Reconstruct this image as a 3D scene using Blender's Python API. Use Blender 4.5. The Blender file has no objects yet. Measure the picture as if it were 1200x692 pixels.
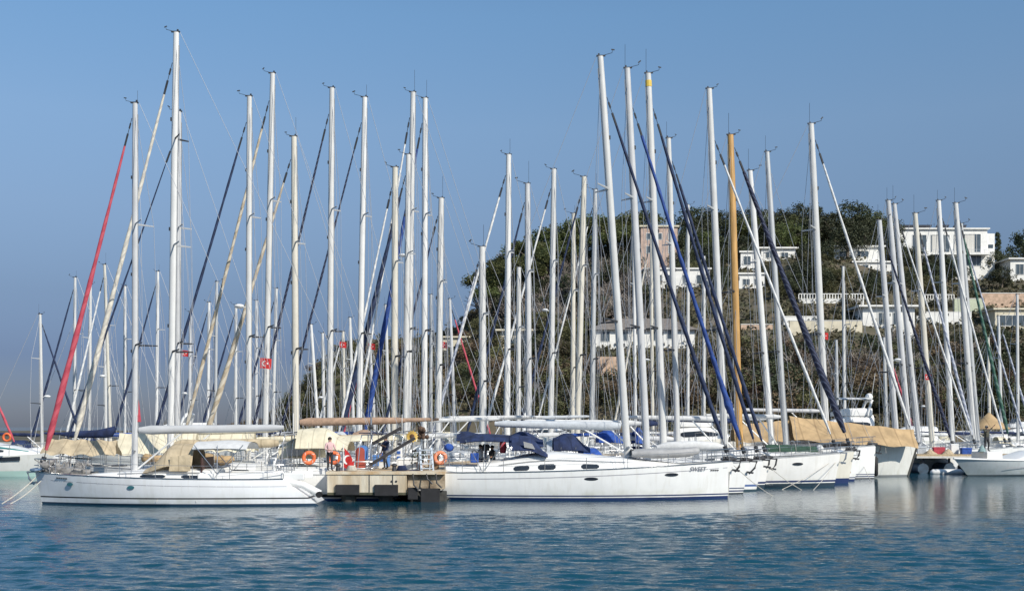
import bpy, bmesh, math, random
import numpy as np
from mathutils import Vector, Matrix, Euler
PI = math.pi
R = math.radians
random.seed(7)
SC = bpy.context.scene
COL = SC.collection

# ---------------------------------------------------------------- camera, sky, sun, exposure
F, HY, EYE = 1350.0, 500.0, 3.7          # focal length in photo pixels, horizon row, eye height
cam = bpy.data.cameras.new("camera")
cam.sensor_width = 36.0
cam.lens = F / 1200 * 36
cam.shift_y = (HY - 346) / 1200
cam.clip_start, cam.clip_end = 0.5, 20000
camo = bpy.data.objects.new("camera", cam)
camo.location = (0, 0, EYE)
camo.rotation_euler = (R(90), 0, 0)
COL.objects.link(camo)
SC.camera = camo

SUN_AZ, SUN_EL = R(138), R(36)           # clockwise from +Y (view direction)
world = bpy.data.worlds.new("World")
SC.world = world
world.use_nodes = True
nt = world.node_tree
nt.nodes.clear()
wo = nt.nodes.new("ShaderNodeOutputWorld")
bg = nt.nodes.new("ShaderNodeBackground")
sky = nt.nodes.new("ShaderNodeTexSky")
sky.sky_type = 'NISHITA'
sky.sun_disc = False
sky.sun_elevation = SUN_EL
sky.sun_rotation = SUN_AZ
sky.altitude = 0
sky.air_density = 1.0
sky.dust_density = 0.6
sky.ozone_density = 2.0
tc = nt.nodes.new("ShaderNodeTexCoord")
sx = nt.nodes.new("ShaderNodeSeparateXYZ")
rp = nt.nodes.new("ShaderNodeValToRGB")
mx = nt.nodes.new("ShaderNodeMix")
mx.data_type = 'RGBA'
mx.blend_type = 'MULTIPLY'
mx.inputs[0].default_value = 1.0
nt.links.new(tc.outputs['Generated'], sx.inputs[0])
nt.links.new(sx.outputs['Z'], rp.inputs[0])
e = rp.color_ramp.elements                # a low band of dull blue marine haze dims the sky near the horizon
e[0].position, e[0].color = 0.0, (0.225, 0.262, 0.42, 1)
e[1].position, e[1].color = 0.40, (0.76, 0.94, 0.99, 1)
for p, c in ((0.059, (0.215, 0.25, 0.415, 1)), (0.11, (0.335, 0.36, 0.47, 1)), (0.18, (0.565, 0.58, 0.645, 1)), (0.25, (0.74, 0.785, 0.82, 1)), (0.335, (0.775, 0.93, 0.98, 1))):
    k = e.new(p)
    k.color = c
nt.links.new(sky.outputs[0], mx.inputs[6])
nt.links.new(rp.outputs[0], mx.inputs[7])
nt.links.new(mx.outputs[2], bg.inputs[0])
bg.inputs[1].default_value = 0.115
nt.links.new(bg.outputs[0], wo.inputs[0])

sl = bpy.data.lights.new("sun", 'SUN')
sl.energy = 4.0
sl.angle = R(0.5)
sl.color = (1.0, 0.94, 0.84)
so = bpy.data.objects.new("sun", sl)
d = Vector((math.sin(SUN_AZ) * math.cos(SUN_EL), math.cos(SUN_AZ) * math.cos(SUN_EL), math.sin(SUN_EL)))
so.rotation_euler = d.to_track_quat('Z', 'Y').to_euler()
so.location = d * 100
COL.objects.link(so)
SC.view_settings.view_transform = 'Standard'
SC.view_settings.look = 'None'
SC.view_settings.gamma = 1.0
SC.view_settings.use_curve_mapping = False
SC.view_settings.exposure = 0.25
SC.cycles.max_bounces = 6
SC.cycles.sample_clamp_indirect = 6.0


def W(x, y, Y):
    """photo pixel + distance -> world point"""
    return Vector(((x - 600) * Y / F, Y, EYE + (HY - y) * Y / F))


# ---------------------------------------------------------------- helpers
class MB:
    def __init__(s):
        s.v, s.f, s.m = [], [], []

    def add(s, vs, fs, mi=0):
        o = len(s.v)
        s.v += [tuple(p) for p in vs]
        s.f += [tuple(i + o for i in f) for f in fs]
        s.m += [mi] * len(fs)
        return s

    def box(s, c, sz, mi=0, rz=0.0, rx=0.0, ry=0.0):
        hx, hy, hz = sz[0] / 2, sz[1] / 2, sz[2] / 2
        M = Euler((rx, ry, rz)).to_matrix()
        c = Vector(c)
        vs = [c + M @ Vector((a * hx, b * hy, g * hz)) for a in (-1, 1) for b in (-1, 1) for g in (-1, 1)]
        return s.add(vs, [(0, 1, 3, 2), (4, 6, 7, 5), (0, 4, 5, 1), (2, 3, 7, 6), (0, 2, 6, 4), (1, 5, 7, 3)], mi)

    def bar(s, a, b, w, h, mi=0):
        a, b = Vector(a), Vector(b)
        return s.tube([a, b], [1, 1], 4, mi, sx=w * .7071, sy=h * .7071, tw=PI / 4)

    def tube(s, pts, rad, n=8, mi=0, sx=1.0, sy=1.0, up=None, cap=True, tw=0.0):
        pts = [Vector(p) for p in pts]
        if not isinstance(rad, (list, tuple)):
            rad = [rad] * len(pts)
        vs, fs = [], []
        for i, p in enumerate(pts):
            t = (pts[min(i + 1, len(pts) - 1)] - pts[max(i - 1, 0)])
            if t.length < 1e-9:
                t = Vector((0, 0, 1))
            t.normalize()
            u = Vector(up) if up else (Vector((0, 0, 1)) if abs(t.z) < .9 else Vector((1, 0, 0)))
            a = (u - t * u.dot(t)).normalized()
            b = t.cross(a)
            for k in range(n):
                g = 2 * PI * k / n + tw
                vs.append(p + a * (math.cos(g) * rad[i] * sy) + b * (math.sin(g) * rad[i] * sx))
        for i in range(len(pts) - 1):
            for k in range(n):
                fs.append((i * n + k, i * n + (k + 1) % n, (i + 1) * n + (k + 1) % n, (i + 1) * n + k))
        if cap:
            fs.append(tuple(range(n - 1, -1, -1)))
            fs.append(tuple(range((len(pts) - 1) * n, len(pts) * n)))
        return s.add(vs, fs, mi)

    def loft(s, rings, mi=0, closed=False, cap=False):
        n = len(rings[0])
        vs = [p for r in rings for p in r]
        fs = []
        for i in range(len(rings) - 1):
            for k in range(n if closed else n - 1):
                fs.append((i * n + k, i * n + (k + 1) % n, (i + 1) * n + (k + 1) % n, (i + 1) * n + k))
        if cap:
            fs.append(tuple(range(n - 1, -1, -1)))
            fs.append(tuple(range((len(rings) - 1) * n, len(rings) * n)))
        return s.add(vs, fs, mi)

    def prism(s, outline, d, mi=0):
        """outline: list of 3-D points of a planar polygon; extruded by vector d"""
        d = Vector(d)
        o = [Vector(p) for p in outline]
        n = len(o)
        vs = o + [p + d for p in o]
        fs = [tuple(range(n)), tuple(range(2 * n - 1, n - 1, -1))]
        fs += [(i, i + n, (i + 1) % n + n, (i + 1) % n) for i in range(n)]
        return s.add(vs, fs, mi)

    def ball(s, c, r, mi=0, n=10, m=7, zs=1.0, ys=1.0, xs=1.0):
        c = Vector(c)
        rings = []
        for i in range(m + 1):
            a = PI * i / m
            rr = max(math.sin(a), .02) * r
            rings.append([c + Vector((math.cos(2 * PI * k / n) * rr * xs, math.sin(2 * PI * k / n) * rr * ys, -math.cos(a) * r * zs)) for k in range(n)])
        return s.loft(rings, mi, closed=True, cap=True)

    def torus(s, c, Rr, r, axis='y', n=20, m=8, mi=0, a0=0.0, a1=2 * PI):
        c = Vector(c)
        full = abs(a1 - a0 - 2 * PI) < 1e-6
        pts = []
        for k in range(n + 1):
            a = a0 + (a1 - a0) * k / n
            q = (math.cos(a) * Rr, math.sin(a) * Rr)
            pts.append(c + Vector({'y': (q[0], 0, q[1]), 'x': (0, q[0], q[1]), 'z': (q[0], q[1], 0)}[axis]))
        ax = {'y': (0, 1, 0), 'x': (1, 0, 0), 'z': (0, 0, 1)}[axis]
        return s.tube(pts, r, m, mi, up=ax, cap=not full)

    def build(s, name, mats, parent=None, smooth=None, bevel=0.0):
        me = bpy.data.meshes.new(name)
        me.from_pydata(s.v, [], s.f)
        if not isinstance(mats, (list, tuple)):
            mats = [mats]
        for m in mats:
            me.materials.append(m)
        me.polygons.foreach_set('material_index', s.m)
        bm = bmesh.new()
        bm.from_mesh(me)
        if len(s.f) < 40000:
            bmesh.ops.recalc_face_normals(bm, faces=bm.faces)
        bm.to_mesh(me)
        bm.free()
        if smooth:
            me.polygons.foreach_set('use_smooth', [True] * len(me.polygons))
            try:
                me.set_sharp_from_angle(angle=R(smooth))
            except Exception:
                pass
        o = bpy.data.objects.new(name, me)
        COL.objects.link(o)
        if parent:
            o.parent = parent
        if bevel:
            b = o.modifiers.new('bevel', 'BEVEL')
            b.width = bevel
            b.segments = 2
            b.limit_method = 'ANGLE'
        return o


def tag(o, label=None, cat=None, group=None, kind=None):
    for k, v in (('label', label), ('category', cat), ('group', group), ('kind', kind)):
        if v:
            o[k] = v
    return o


def thing(name, label, cat, loc=(0, 0, 0), rz=0.0, group=None):
    o = bpy.data.objects.new(name, None)
    o.empty_display_size = .3
    COL.objects.link(o)
    o.location = loc
    o.rotation_euler = (0, 0, rz)
    return tag(o, label, cat, group)


def copy_tree(o, parent=None):
    c = o.copy()
    COL.objects.link(c)
    if parent:
        c.parent = parent
    for ch in list(o.children):
        copy_tree(ch, c)
    return c


# ---------------------------------------------------------------- materials
MATS = {}
rv0 = random.Random(23)


def mat(name, col, rough=.5, metal=0.0, var=.12, scale=3.0, spec=.5, bump=0.0, bscale=20.0, coat=0.0, col2=None, stretch=(1, 1, 1), trans=0.0, rnd=0.0, seam=0.0):
    if name in MATS:
        return MATS[name]
    m = bpy.data.materials.new(name)
    m.use_nodes = True
    t = m.node_tree
    b = t.nodes['Principled BSDF']
    b.inputs['Roughness'].default_value = rough
    b.inputs['Metallic'].default_value = metal
    b.inputs['Specular IOR Level'].default_value = spec
    b.inputs['Coat Weight'].default_value = coat
    tcn = t.nodes.new('ShaderNodeTexCoord')
    mp = t.nodes.new('ShaderNodeMapping')
    mp.inputs['Scale'].default_value = stretch
    t.links.new(tcn.outputs['Object'], mp.inputs[0])
    nz = t.nodes.new('ShaderNodeTexNoise')
    nz.inputs['Scale'].default_value = scale
    nz.inputs['Detail'].default_value = 5
    t.links.new(mp.outputs[0], nz.inputs[0])
    mi = t.nodes.new('ShaderNodeMix')
    mi.data_type = 'RGBA'
    c2 = col2 or tuple(c * (1 - var) for c in col)
    c1 = col if col2 else tuple(min(1, c * (1 + var * .5)) for c in col)
    mi.inputs[6].default_value = (*c1, 1)
    mi.inputs[7].default_value = (*c2, 1)
    cr = t.nodes.new('ShaderNodeMapRange')
    cr.inputs[1].default_value, cr.inputs[2].default_value = .35, .65
    t.links.new(nz.outputs[0], cr.inputs[0])
    t.links.new(cr.outputs[0], mi.inputs[0])
    last = mi.outputs[2]
    if rnd:
        oi = t.nodes.new('ShaderNodeObjectInfo')
        hs = t.nodes.new('ShaderNodeHueSaturation')
        mr = t.nodes.new('ShaderNodeMapRange')
        mr.inputs[3].default_value, mr.inputs[4].default_value = 1 - rnd, 1 + rnd
        t.links.new(oi.outputs['Random'], mr.inputs[0])
        t.links.new(mr.outputs[0], hs.inputs['Value'])
        mr2 = t.nodes.new('ShaderNodeMapRange')
        mr2.inputs[3].default_value, mr2.inputs[4].default_value = .5 - rnd * .06, .5 + rnd * .06
        t.links.new(oi.outputs['Random'], mr2.inputs[0])
        t.links.new(mr2.outputs[0], hs.inputs['Hue'])
        t.links.new(last, hs.inputs['Color'])
        last = hs.outputs[0]
    if seam:
        wv = t.nodes.new('ShaderNodeTexWave')
        wv.inputs['Scale'].default_value = seam
        wv.inputs['Distortion'].default_value = .3
        t.links.new(tcn.outputs['Object'], wv.inputs[0])
        sm = t.nodes.new('ShaderNodeMapRange')
        sm.inputs[1].default_value, sm.inputs[2].default_value = .965, .99
        sm.inputs[4].default_value = .45
        t.links.new(wv.outputs[0], sm.inputs[0])
        dk = t.nodes.new('ShaderNodeMix')
        dk.data_type = 'RGBA'
        dk.inputs[7].default_value = (col[0] * .45, col[1] * .42, col[2] * .4, 1)
        t.links.new(sm.outputs[0], dk.inputs[0])
        t.links.new(last, dk.inputs[6])
        last = dk.outputs[2]
    t.links.new(last, b.inputs['Base Color'])
    if bump:
        n2 = t.nodes.new('ShaderNodeTexNoise')
        n2.inputs['Scale'].default_value = bscale
        n2.inputs['Detail'].default_value = 4
        t.links.new(mp.outputs[0], n2.inputs[0])
        bp = t.nodes.new('ShaderNodeBump')
        bp.inputs['Strength'].default_value = bump
        bp.inputs['Distance'].default_value = .05
        t.links.new(n2.outputs[0], bp.inputs['Height'])
        t.links.new(bp.outputs[0], b.inputs['Normal'])
    if trans:
        tr = t.nodes.new('ShaderNodeBsdfTranslucent')
        t.links.new(last, tr.inputs[0])
        ms = t.nodes.new('ShaderNodeMixShader')
        ms.inputs[0].default_value = trans
        t.links.new(b.outputs[0], ms.inputs[1])
        t.links.new(tr.outputs[0], ms.inputs[2])
        t.links.new(ms.outputs[0], t.nodes['Material Output'].inputs[0])
    MATS[name] = m
    return m


def hull_mat(name, base, bands, rough=.3):
    """bands: list of (z_from, colour) going up; object-space height picks the paint"""
    if name in MATS:
        return MATS[name]
    m = mat(name, base, rough, var=.05, scale=1.2, coat=.3)
    t = m.node_tree
    b = t.nodes['Principled BSDF']
    src = b.inputs['Base Color'].links[0].from_socket
    tcn = [n for n in t.nodes if n.type == 'TEX_COORD'][0]
    s = t.nodes.new('ShaderNodeSeparateXYZ')
    t.links.new(tcn.outputs['Object'], s.inputs[0])
    # faint runs of dirt below the deck edge
    wn = t.nodes.new('ShaderNodeTexNoise')
    wm = t.nodes.new('ShaderNodeMapping')
    wm.inputs['Scale'].default_value = (2.5, 2.5, .25)
    t.links.new(tcn.outputs['Object'], wm.inputs[0])
    t.links.new(wm.outputs[0], wn.inputs[0])
    wn.inputs['Scale'].default_value = 2.2
    wn.inputs['Detail'].default_value = 6
    wr = t.nodes.new('ShaderNodeMapRange')
    wr.inputs[1].default_value, wr.inputs[2].default_value = .5, .8
    wr.inputs[3].default_value, wr.inputs[4].default_value = 0, .35
    t.links.new(wn.outputs[0], wr.inputs[0])
    dm = t.nodes.new('ShaderNodeMix')
    dm.data_type = 'RGBA'
    dm.inputs[7].default_value = (base[0] * .7, base[1] * .66, base[2] * .58, 1)
    t.links.new(wr.outputs[0], dm.inputs[0])
    t.links.new(src, dm.inputs[6])
    src = dm.outputs[2]
    gz = t.nodes.new('ShaderNodeMapRange')
    gz.inputs[1].default_value, gz.inputs[2].default_value = .62, .30
    t.links.new(s.outputs[2], gz.inputs[0])
    gn = t.nodes.new('ShaderNodeTexNoise')
    gn.inputs['Scale'].default_value = 1.6
    gn.inputs['Detail'].default_value = 6
    t.links.new(tcn.outputs['Object'], gn.inputs[0])
    gr = t.nodes.new('ShaderNodeMapRange')
    gr.inputs[1].default_value, gr.inputs[2].default_value = .42, .7
    gr.inputs[4].default_value = .55
    t.links.new(gn.outputs[0], gr.inputs[0])
    gm = t.nodes.new('ShaderNodeMath')
    gm.operation = 'MULTIPLY'
    t.links.new(gz.outputs[0], gm.inputs[0])
    t.links.new(gr.outputs[0], gm.inputs[1])
    gx = t.nodes.new('ShaderNodeMix')
    gx.data_type = 'RGBA'
    gx.inputs[7].default_value = (base[0] * .66, base[1] * .66, base[2] * .55, 1)
    t.links.new(gm.outputs[0], gx.inputs[0])
    t.links.new(src, gx.inputs[6])
    src = gx.outputs[2]
    for z0, z1, c in bands:
        a = t.nodes.new('ShaderNodeMath')
        a.operation = 'GREATER_THAN'
        a.inputs[1].default_value = z0
        c2 = t.nodes.new('ShaderNodeMath')
        c2.operation = 'LESS_THAN'
        c2.inputs[1].default_value = z1
        mu = t.nodes.new('ShaderNodeMath')
        mu.operation = 'MULTIPLY'
        t.links.new(s.outputs[2], a.inputs[0])
        t.links.new(s.outputs[2], c2.inputs[0])
        t.links.new(a.outputs[0], mu.inputs[0])
        t.links.new(c2.outputs[0], mu.inputs[1])
        q = t.nodes.new('ShaderNodeMix')
        q.data_type = 'RGBA'
        q.inputs[7].default_value = (*c, 1)
        t.links.new(mu.outputs[0], q.inputs[0])
        t.links.new(src, q.inputs[6])
        src = q.outputs[2]
    t.links.new(src, b.inputs['Base Color'])
    return m


def spiral_mat(name, c1, c2, turns=1.6, width=.5):
    """furled sail: cover cloth wound round the stay, the seam showing as a spiral"""
    if name in MATS:
        return MATS[name]
    m = mat(name, c1, .75, var=.2, scale=4)
    t = m.node_tree
    b = t.nodes['Principled BSDF']
    src = b.inputs['Base Color'].links[0].from_socket
    tcn = [n for n in t.nodes if n.type == 'TEX_COORD'][0]
    wv = t.nodes.new('ShaderNodeTexWave')
    wv.bands_direction = 'DIAGONAL'
    wv.inputs['Scale'].default_value = turns
    wv.inputs['Distortion'].default_value = 2.5
    t.links.new(tcn.outputs['Object'], wv.inputs[0])
    gt = t.nodes.new('ShaderNodeMath')
    gt.operation = 'GREATER_THAN'
    gt.inputs[1].default_value = width
    t.links.new(wv.outputs[0], gt.inputs[0])
    q = t.nodes.new('ShaderNodeMix')
    q.data_type = 'RGBA'
    q.inputs[7].default_value = (*c2, 1)
    t.links.new(gt.outputs[0], q.inputs[0])
    t.links.new(src, q.inputs[6])
    t.links.new(q.outputs[2], b.inputs['Base Color'])
    return m


WHITE = mat('white_gelcoat', (.80, .80, .78), .35, var=.08, scale=1.5, coat=.2)
DECK = mat('deck_nonskid', (.74, .73, .69), .6, var=.12, scale=2.5)
TEAK = mat('teak_deck', (.34, .24, .14), .7, var=.3, scale=6, stretch=(.3, 6, 1))
ALU = mat('white_painted_mast', (.66, .66, .645), .4, var=.06, scale=1.0)
ALU2 = mat('grey_anodised_mast', (.50, .51, .51), .38, metal=.25, var=.08, scale=1.0)
CREAMM = mat('cream_painted_mast', (.60, .57, .49), .45, var=.08, scale=1.0)
SOLARB = mat('dark_solar_cell', (.02, .03, .06), .25, var=.2, spec=.6)
TRACK = mat('mast_track_grey', (.30, .31, .32), .5, var=.15)
GOLD = mat('varnished_wood_mast', (.52, .30, .10), .45, var=.25, scale=2, stretch=(4, 4, .4))
STEEL = mat('stainless_steel', (.62, .62, .62), .25, metal=.9, var=.05)
WIRE = mat('rigging_wire', (.42, .43, .45), .45, metal=.3, var=.05)
DARKM = mat('dark_fitting', (.035, .037, .042), .5, var=.2)
BLACK = mat('black_rubber', (.018, .018, .02), .75, var=.3, bump=.3)
GLASS = mat('tinted_acrylic', (.018, .022, .028), .12, var=.1, spec=.7)
TEALGL = mat('teal_port_glass', (.05, .16, .19), .12, var=.1, spec=.7)
NAVY = mat('navy_canvas', (.016, .030, .090), .85, var=.45, scale=2, bump=.5, bscale=6, seam=.5)
BLUE = mat('bright_blue_canvas', (.025, .085, .36), .85, var=.3, scale=5, bump=.5, bscale=6)
BEIGE = mat('beige_canvas', (.50, .41, .275), .88, var=.22, scale=2, bump=.5, bscale=7, seam=.45)
TAN = mat('tan_tarpaulin', (.465, .325, .175), .88, var=.24, scale=1.1, bump=.5, bscale=4, seam=.26)
CREAM = mat('cream_canvas', (.70, .64, .48), .85, var=.16, scale=1.6, seam=.5, bump=.5, bscale=6)
PINKB = mat('faded_brown_canvas', (.40, .27, .19), .9, var=.2, scale=4, bump=.4)
WCANV = mat('white_canvas', (.62, .625, .62), .8, var=.1, scale=4, bump=.3, bscale=8)
GREYC = mat('grey_sail_cover', (.52, .55, .58), .8, var=.12, scale=4, bump=.3)
GREENC = mat('dark_green_canvas', (.03, .075, .05), .85, var=.3, scale=4, bump=.5)
REDC = mat('red_canvas', (.46, .06, .085), .85, var=.2, scale=4, bump=.4)
FLAGR = mat('red_flag_cloth', (.62, .035, .035), .8, var=.15, scale=4, trans=.25)
ORANGE = mat('orange_foam', (.75, .16, .05), .6, var=.2, scale=5)
GREYR = mat('grey_inflatable', (.36, .36, .36), .6, var=.15, scale=3)
ROPE = mat('pale_rope', (.52, .49, .43), .9, var=.2, scale=10)
YELL = mat('yellow_tape', (.72, .50, .08), .6, var=.1)

J = {
    'navy': spiral_mat('navy_furled_sail', (.010, .020, .058), (.018, .034, .09), 1.2, .72),
    'navydot': spiral_mat('navy_furled_sail_pale_seams', (.009, .014, .042), (.075, .09, .15), 2.2, .9),
    'blue': spiral_mat('blue_furled_sail', (.016, .05, .21), (.022, .068, .27), 1.0, .7),
    'tan': spiral_mat('tan_furled_sail', (.44, .37, .27), (.54, .49, .40), .9, .6),
    'white': spiral_mat('white_furled_sail', (.72, .72, .70), (.56, .57, .58), 1.2, .8),
    'grey': spiral_mat('grey_furled_sail', (.30, .33, .42), (.52, .54, .6), 1.4, .6),
    'cream': spiral_mat('cream_furled_sail', (.66, .62, .53), (.5, .47, .42), 1.2, .75),
    'red': spiral_mat('red_furled_sail', (.45, .06, .09), (.50, .085, .115), 1.0, .6),
    'green': spiral_mat('green_furled_sail', (.03, .10, .07), (.10, .18, .15), 1.0, .7),
}
ALUB = mat('off_white_mast', (.58, .58, .565), .42, var=.08, scale=1.0)
ALUC = mat('chalky_mast', (.52, .525, .53), .45, var=.10, scale=1.0)
MASTM = {'w': ALU, 'g': ALU2, 'c': CREAMM, 'gold': GOLD}
CANV = {'navy': NAVY, 'blue': BLUE, 'beige': BEIGE, 'cream': CREAM, 'white': WCANV, 'grey': GREYC, 'green': GREENC, 'pink': PINKB, 'tan': TAN, 'red': REDC}
NAVYP, BLUEP, BLACKP = (.02, .035, .11), (.03, .08, .25), (.02, .02, .022)
WP = (.79, .79, .78)
HULLS = {
    'navyboot': hull_mat('white_hull_navy_boot', (.80, .80, .78), [(-2, .13, NAVYP), (.19, .26, NAVYP)]),
    'blackline': hull_mat('white_hull_black_line', (.77, .78, .79), [(-2, .10, (.025, .05, .085)), (.32, .385, BLACKP)]),
    'blackboot': hull_mat('white_hull_black_boot', (.78, .78, .76), [(-2, .08, BLUEP), (.16, .32, BLACKP)]),
    'blueboot': hull_mat('white_hull_blue_line', (.80, .80, .79), [(-2, .10, (.04, .07, .09)), (.26, .38, (.08, .14, .32))]),
    'darkboot': hull_mat('white_hull_dark_boot', (.78, .77, .74), [(-2, .24, (.03, .05, .07)), (.30, .42, NAVYP)]),
    'creamhull': hull_mat('cream_hull_navy_boot', (.72, .69, .60), [(-2, .34, NAVYP)]),
    'tealreflect': hull_mat('white_hull_teal_reflection_band', (.72, .73, .70), [(-2, .42, (.42, .60, .55))]),  # low pale teal band: a teal-green reflection put into the hull colour
    'plain': hull_mat('off_white_hull', (.72, .72, .68), [(-2, .12, (.22, .23, .23))]),
    'twoline': hull_mat('white_hull_two_lines', (.82, .82, .80), [(-2, .06, (.03, .03, .04)), (.12, .20, NAVYP), (.28, .34, NAVYP)]),
}


# ---------------------------------------------------------------- sailing yachts
def smooth01(t):
    t = max(0.0, min(1.0, t))
    return t * t * (3 - 2 * t)


class Hull:
    def __init__(s, L, B, fs, fb, ts, stem, tuck=0.0):
        s.tuck = tuck
        s.L, s.B, s.fs, s.fb, s.ts, s.stem = L, B, fs, fb, ts, stem

    def half(s, u):
        if u > .42:
            return s.B / 2 * max(0.0, 1 - ((u - .42) / .58) ** 2.3)
        return s.B / 2 * (1 - .24 * ((.42 - u) / .42) ** 2)

    def sheer(s, u):
        return s.fs + (s.fb - s.fs) * (u ** 1.4) - .05 * math.sin(PI * u)

    def xs(s, u, k):
        """k = 0 at the deck edge, 1 at the waterline"""
        a = -s.L / 2 + s.ts * max(0, 1 - k) + s.tuck * max(0.0, k) ** 3.5
        b = s.L / 2 - s.stem * k
        return a + (b - a) * u

    def xdeck(s, u):
        return s.xs(u, 0)

    def u_of(s, x):
        a, b = s.xs(0, 0), s.xs(1, 0)
        return max(0.0, min(1.0, (x - a) / (b - a)))

    def deckz(s, x):
        return s.sheer(s.u_of(x))

    def side(s, x, z):
        """half beam of the topsides at x, height z"""
        u = s.u_of(x)
        k = 1 - z / s.sheer(u)
        return s.half(u) * (1 - .10 * k * k * (1 + 1.6 * u ** 4))

    def mesh(s, n=26):
        m = MB()
        ks = [0, .12, .3, .5, .7, .85, 1.0]
        P, S = [], []
        for i in range(n + 1):
            u = 1 - (1 - i / n) ** 1.35
            h, z0 = s.half(u), s.sheer(u)
            rp, rs = [], []
            for k in ks:
                y = h * (1 - .10 * k * k * (1 + 1.6 * u ** 4)) + .012
                p = (s.xs(u, k), y, z0 * (1 - k))
                rp.append(p)
                rs.append((p[0], -y, p[2]))
            for k, yy, zz in ((1.08, .72, -.22), (1.15, .3, -.40)):
                rp.append((s.xs(u, k), h * yy + .01, zz))
                rs.append((s.xs(u, k), -h * yy - .01, zz))
            P.append(rp)
            S.append(rs)
        m.loft(P)
        m.loft(S)
        # transom and stem
        nk = len(P[0])
        m.loft([P[0], S[0]])
        m.loft([P[-1], S[-1]])
        return m

    def deck(s, n=20, drop=.02):
        m = MB()
        rows = []
        for i in range(n + 1):
            u = i / n
            h, z = max(s.half(u) - .02, .01), s.sheer(u) - drop
            x = s.xs(u, 0)
            rows.append([(x, h * t, z + .06 * (1 - t * t)) for t in (-1, -.6, 0, .6, 1)])
        m.loft(rows)
        return m


def roof_loft(hull, x0, x1, h, wf=.62, aft=.0, front=.45, n=16):
    """coachroof: returns mesh and a function giving a point of its side"""
    def prof(x):
        t = (x - x0) / (x1 - x0)                   # 0 aft .. 1 forward
        hh = h * min(1, (1 - t) / front) ** .8 if t > 1 - front else h
        if aft and t < aft:
            hh *= .55 + .45 * smooth01(t / aft)
        hw = hull.half(hull.u_of(x)) * wf
        return max(hh, .015), max(hw, .05)

    def pt(x, v, sgn, off=0.0):
        hh, hw = prof(x)
        z = hull.deckz(x) - .03
        q = [(1.0, 0.0), (.95, .55), (.86, .85), (.62, 1.0), (0, 1.07)]
        v = max(0, min(1, v)) * 4
        i = min(int(v), 3)
        f = v - i
        yy = q[i][0] * (1 - f) + q[i + 1][0] * f
        zz = q[i][1] * (1 - f) + q[i + 1][1] * f
        return (x, sgn * (hw * yy + off), z + zz * hh + .4 * off)
    m = MB()
    rows = []
    for i in range(n + 1):
        x = x0 + (x1 - x0) * i / n
        rows.append([pt(x, v / 8, 1) for v in range(9)] + [pt(x, v / 8, -1) for v in range(7, -1, -1)])
    m.loft(rows, cap=True)
    return m, pt


def patch(pt, xa, xb, va, vb, sgn, off=.012, n=8):
    m = MB()
    rows = []
    for i in range(n + 1):
        t = i / n
        x = xa + (xb - xa) * t
        sq = .5 * (1 - max(0, 1 - min(t, 1 - t) / .12) ** 2 * .55)
        c, hv = (va + vb) / 2, (vb - va) * sq
        rows.append([pt(x, c - hv, sgn, off), pt(x, c, sgn, off), pt(x, c + hv, sgn, off)])
    m.loft(rows)
    return m


def arch_canopy(xa, xb, zb, w, h, droop_f=.0, droop_a=.0, n=10, fall=.55, th=.03):
    """bimini / hood: rows across the boat, curved over; fall = how far the sides come down (share of h)"""
    m = MB()
    for off in (0, -th):
        rows = []
        for i in range(n + 1):
            t = i / n
            x = xa + (xb - xa) * t
            top = zb + h * (1 - droop_f * smooth01((t - .45) / .55) - droop_a * smooth01((.35 - t) / .35))
            row = []
            for k in range(13):
                a = -1 + 2 * k / 12
                z = top - h * fall * (abs(a) ** 3.2) * max(.15, (top - zb) / h)
                row.append((x, a * (w + off), z + off))
            rows.append(row)
        m.loft(rows)
    return m


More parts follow.
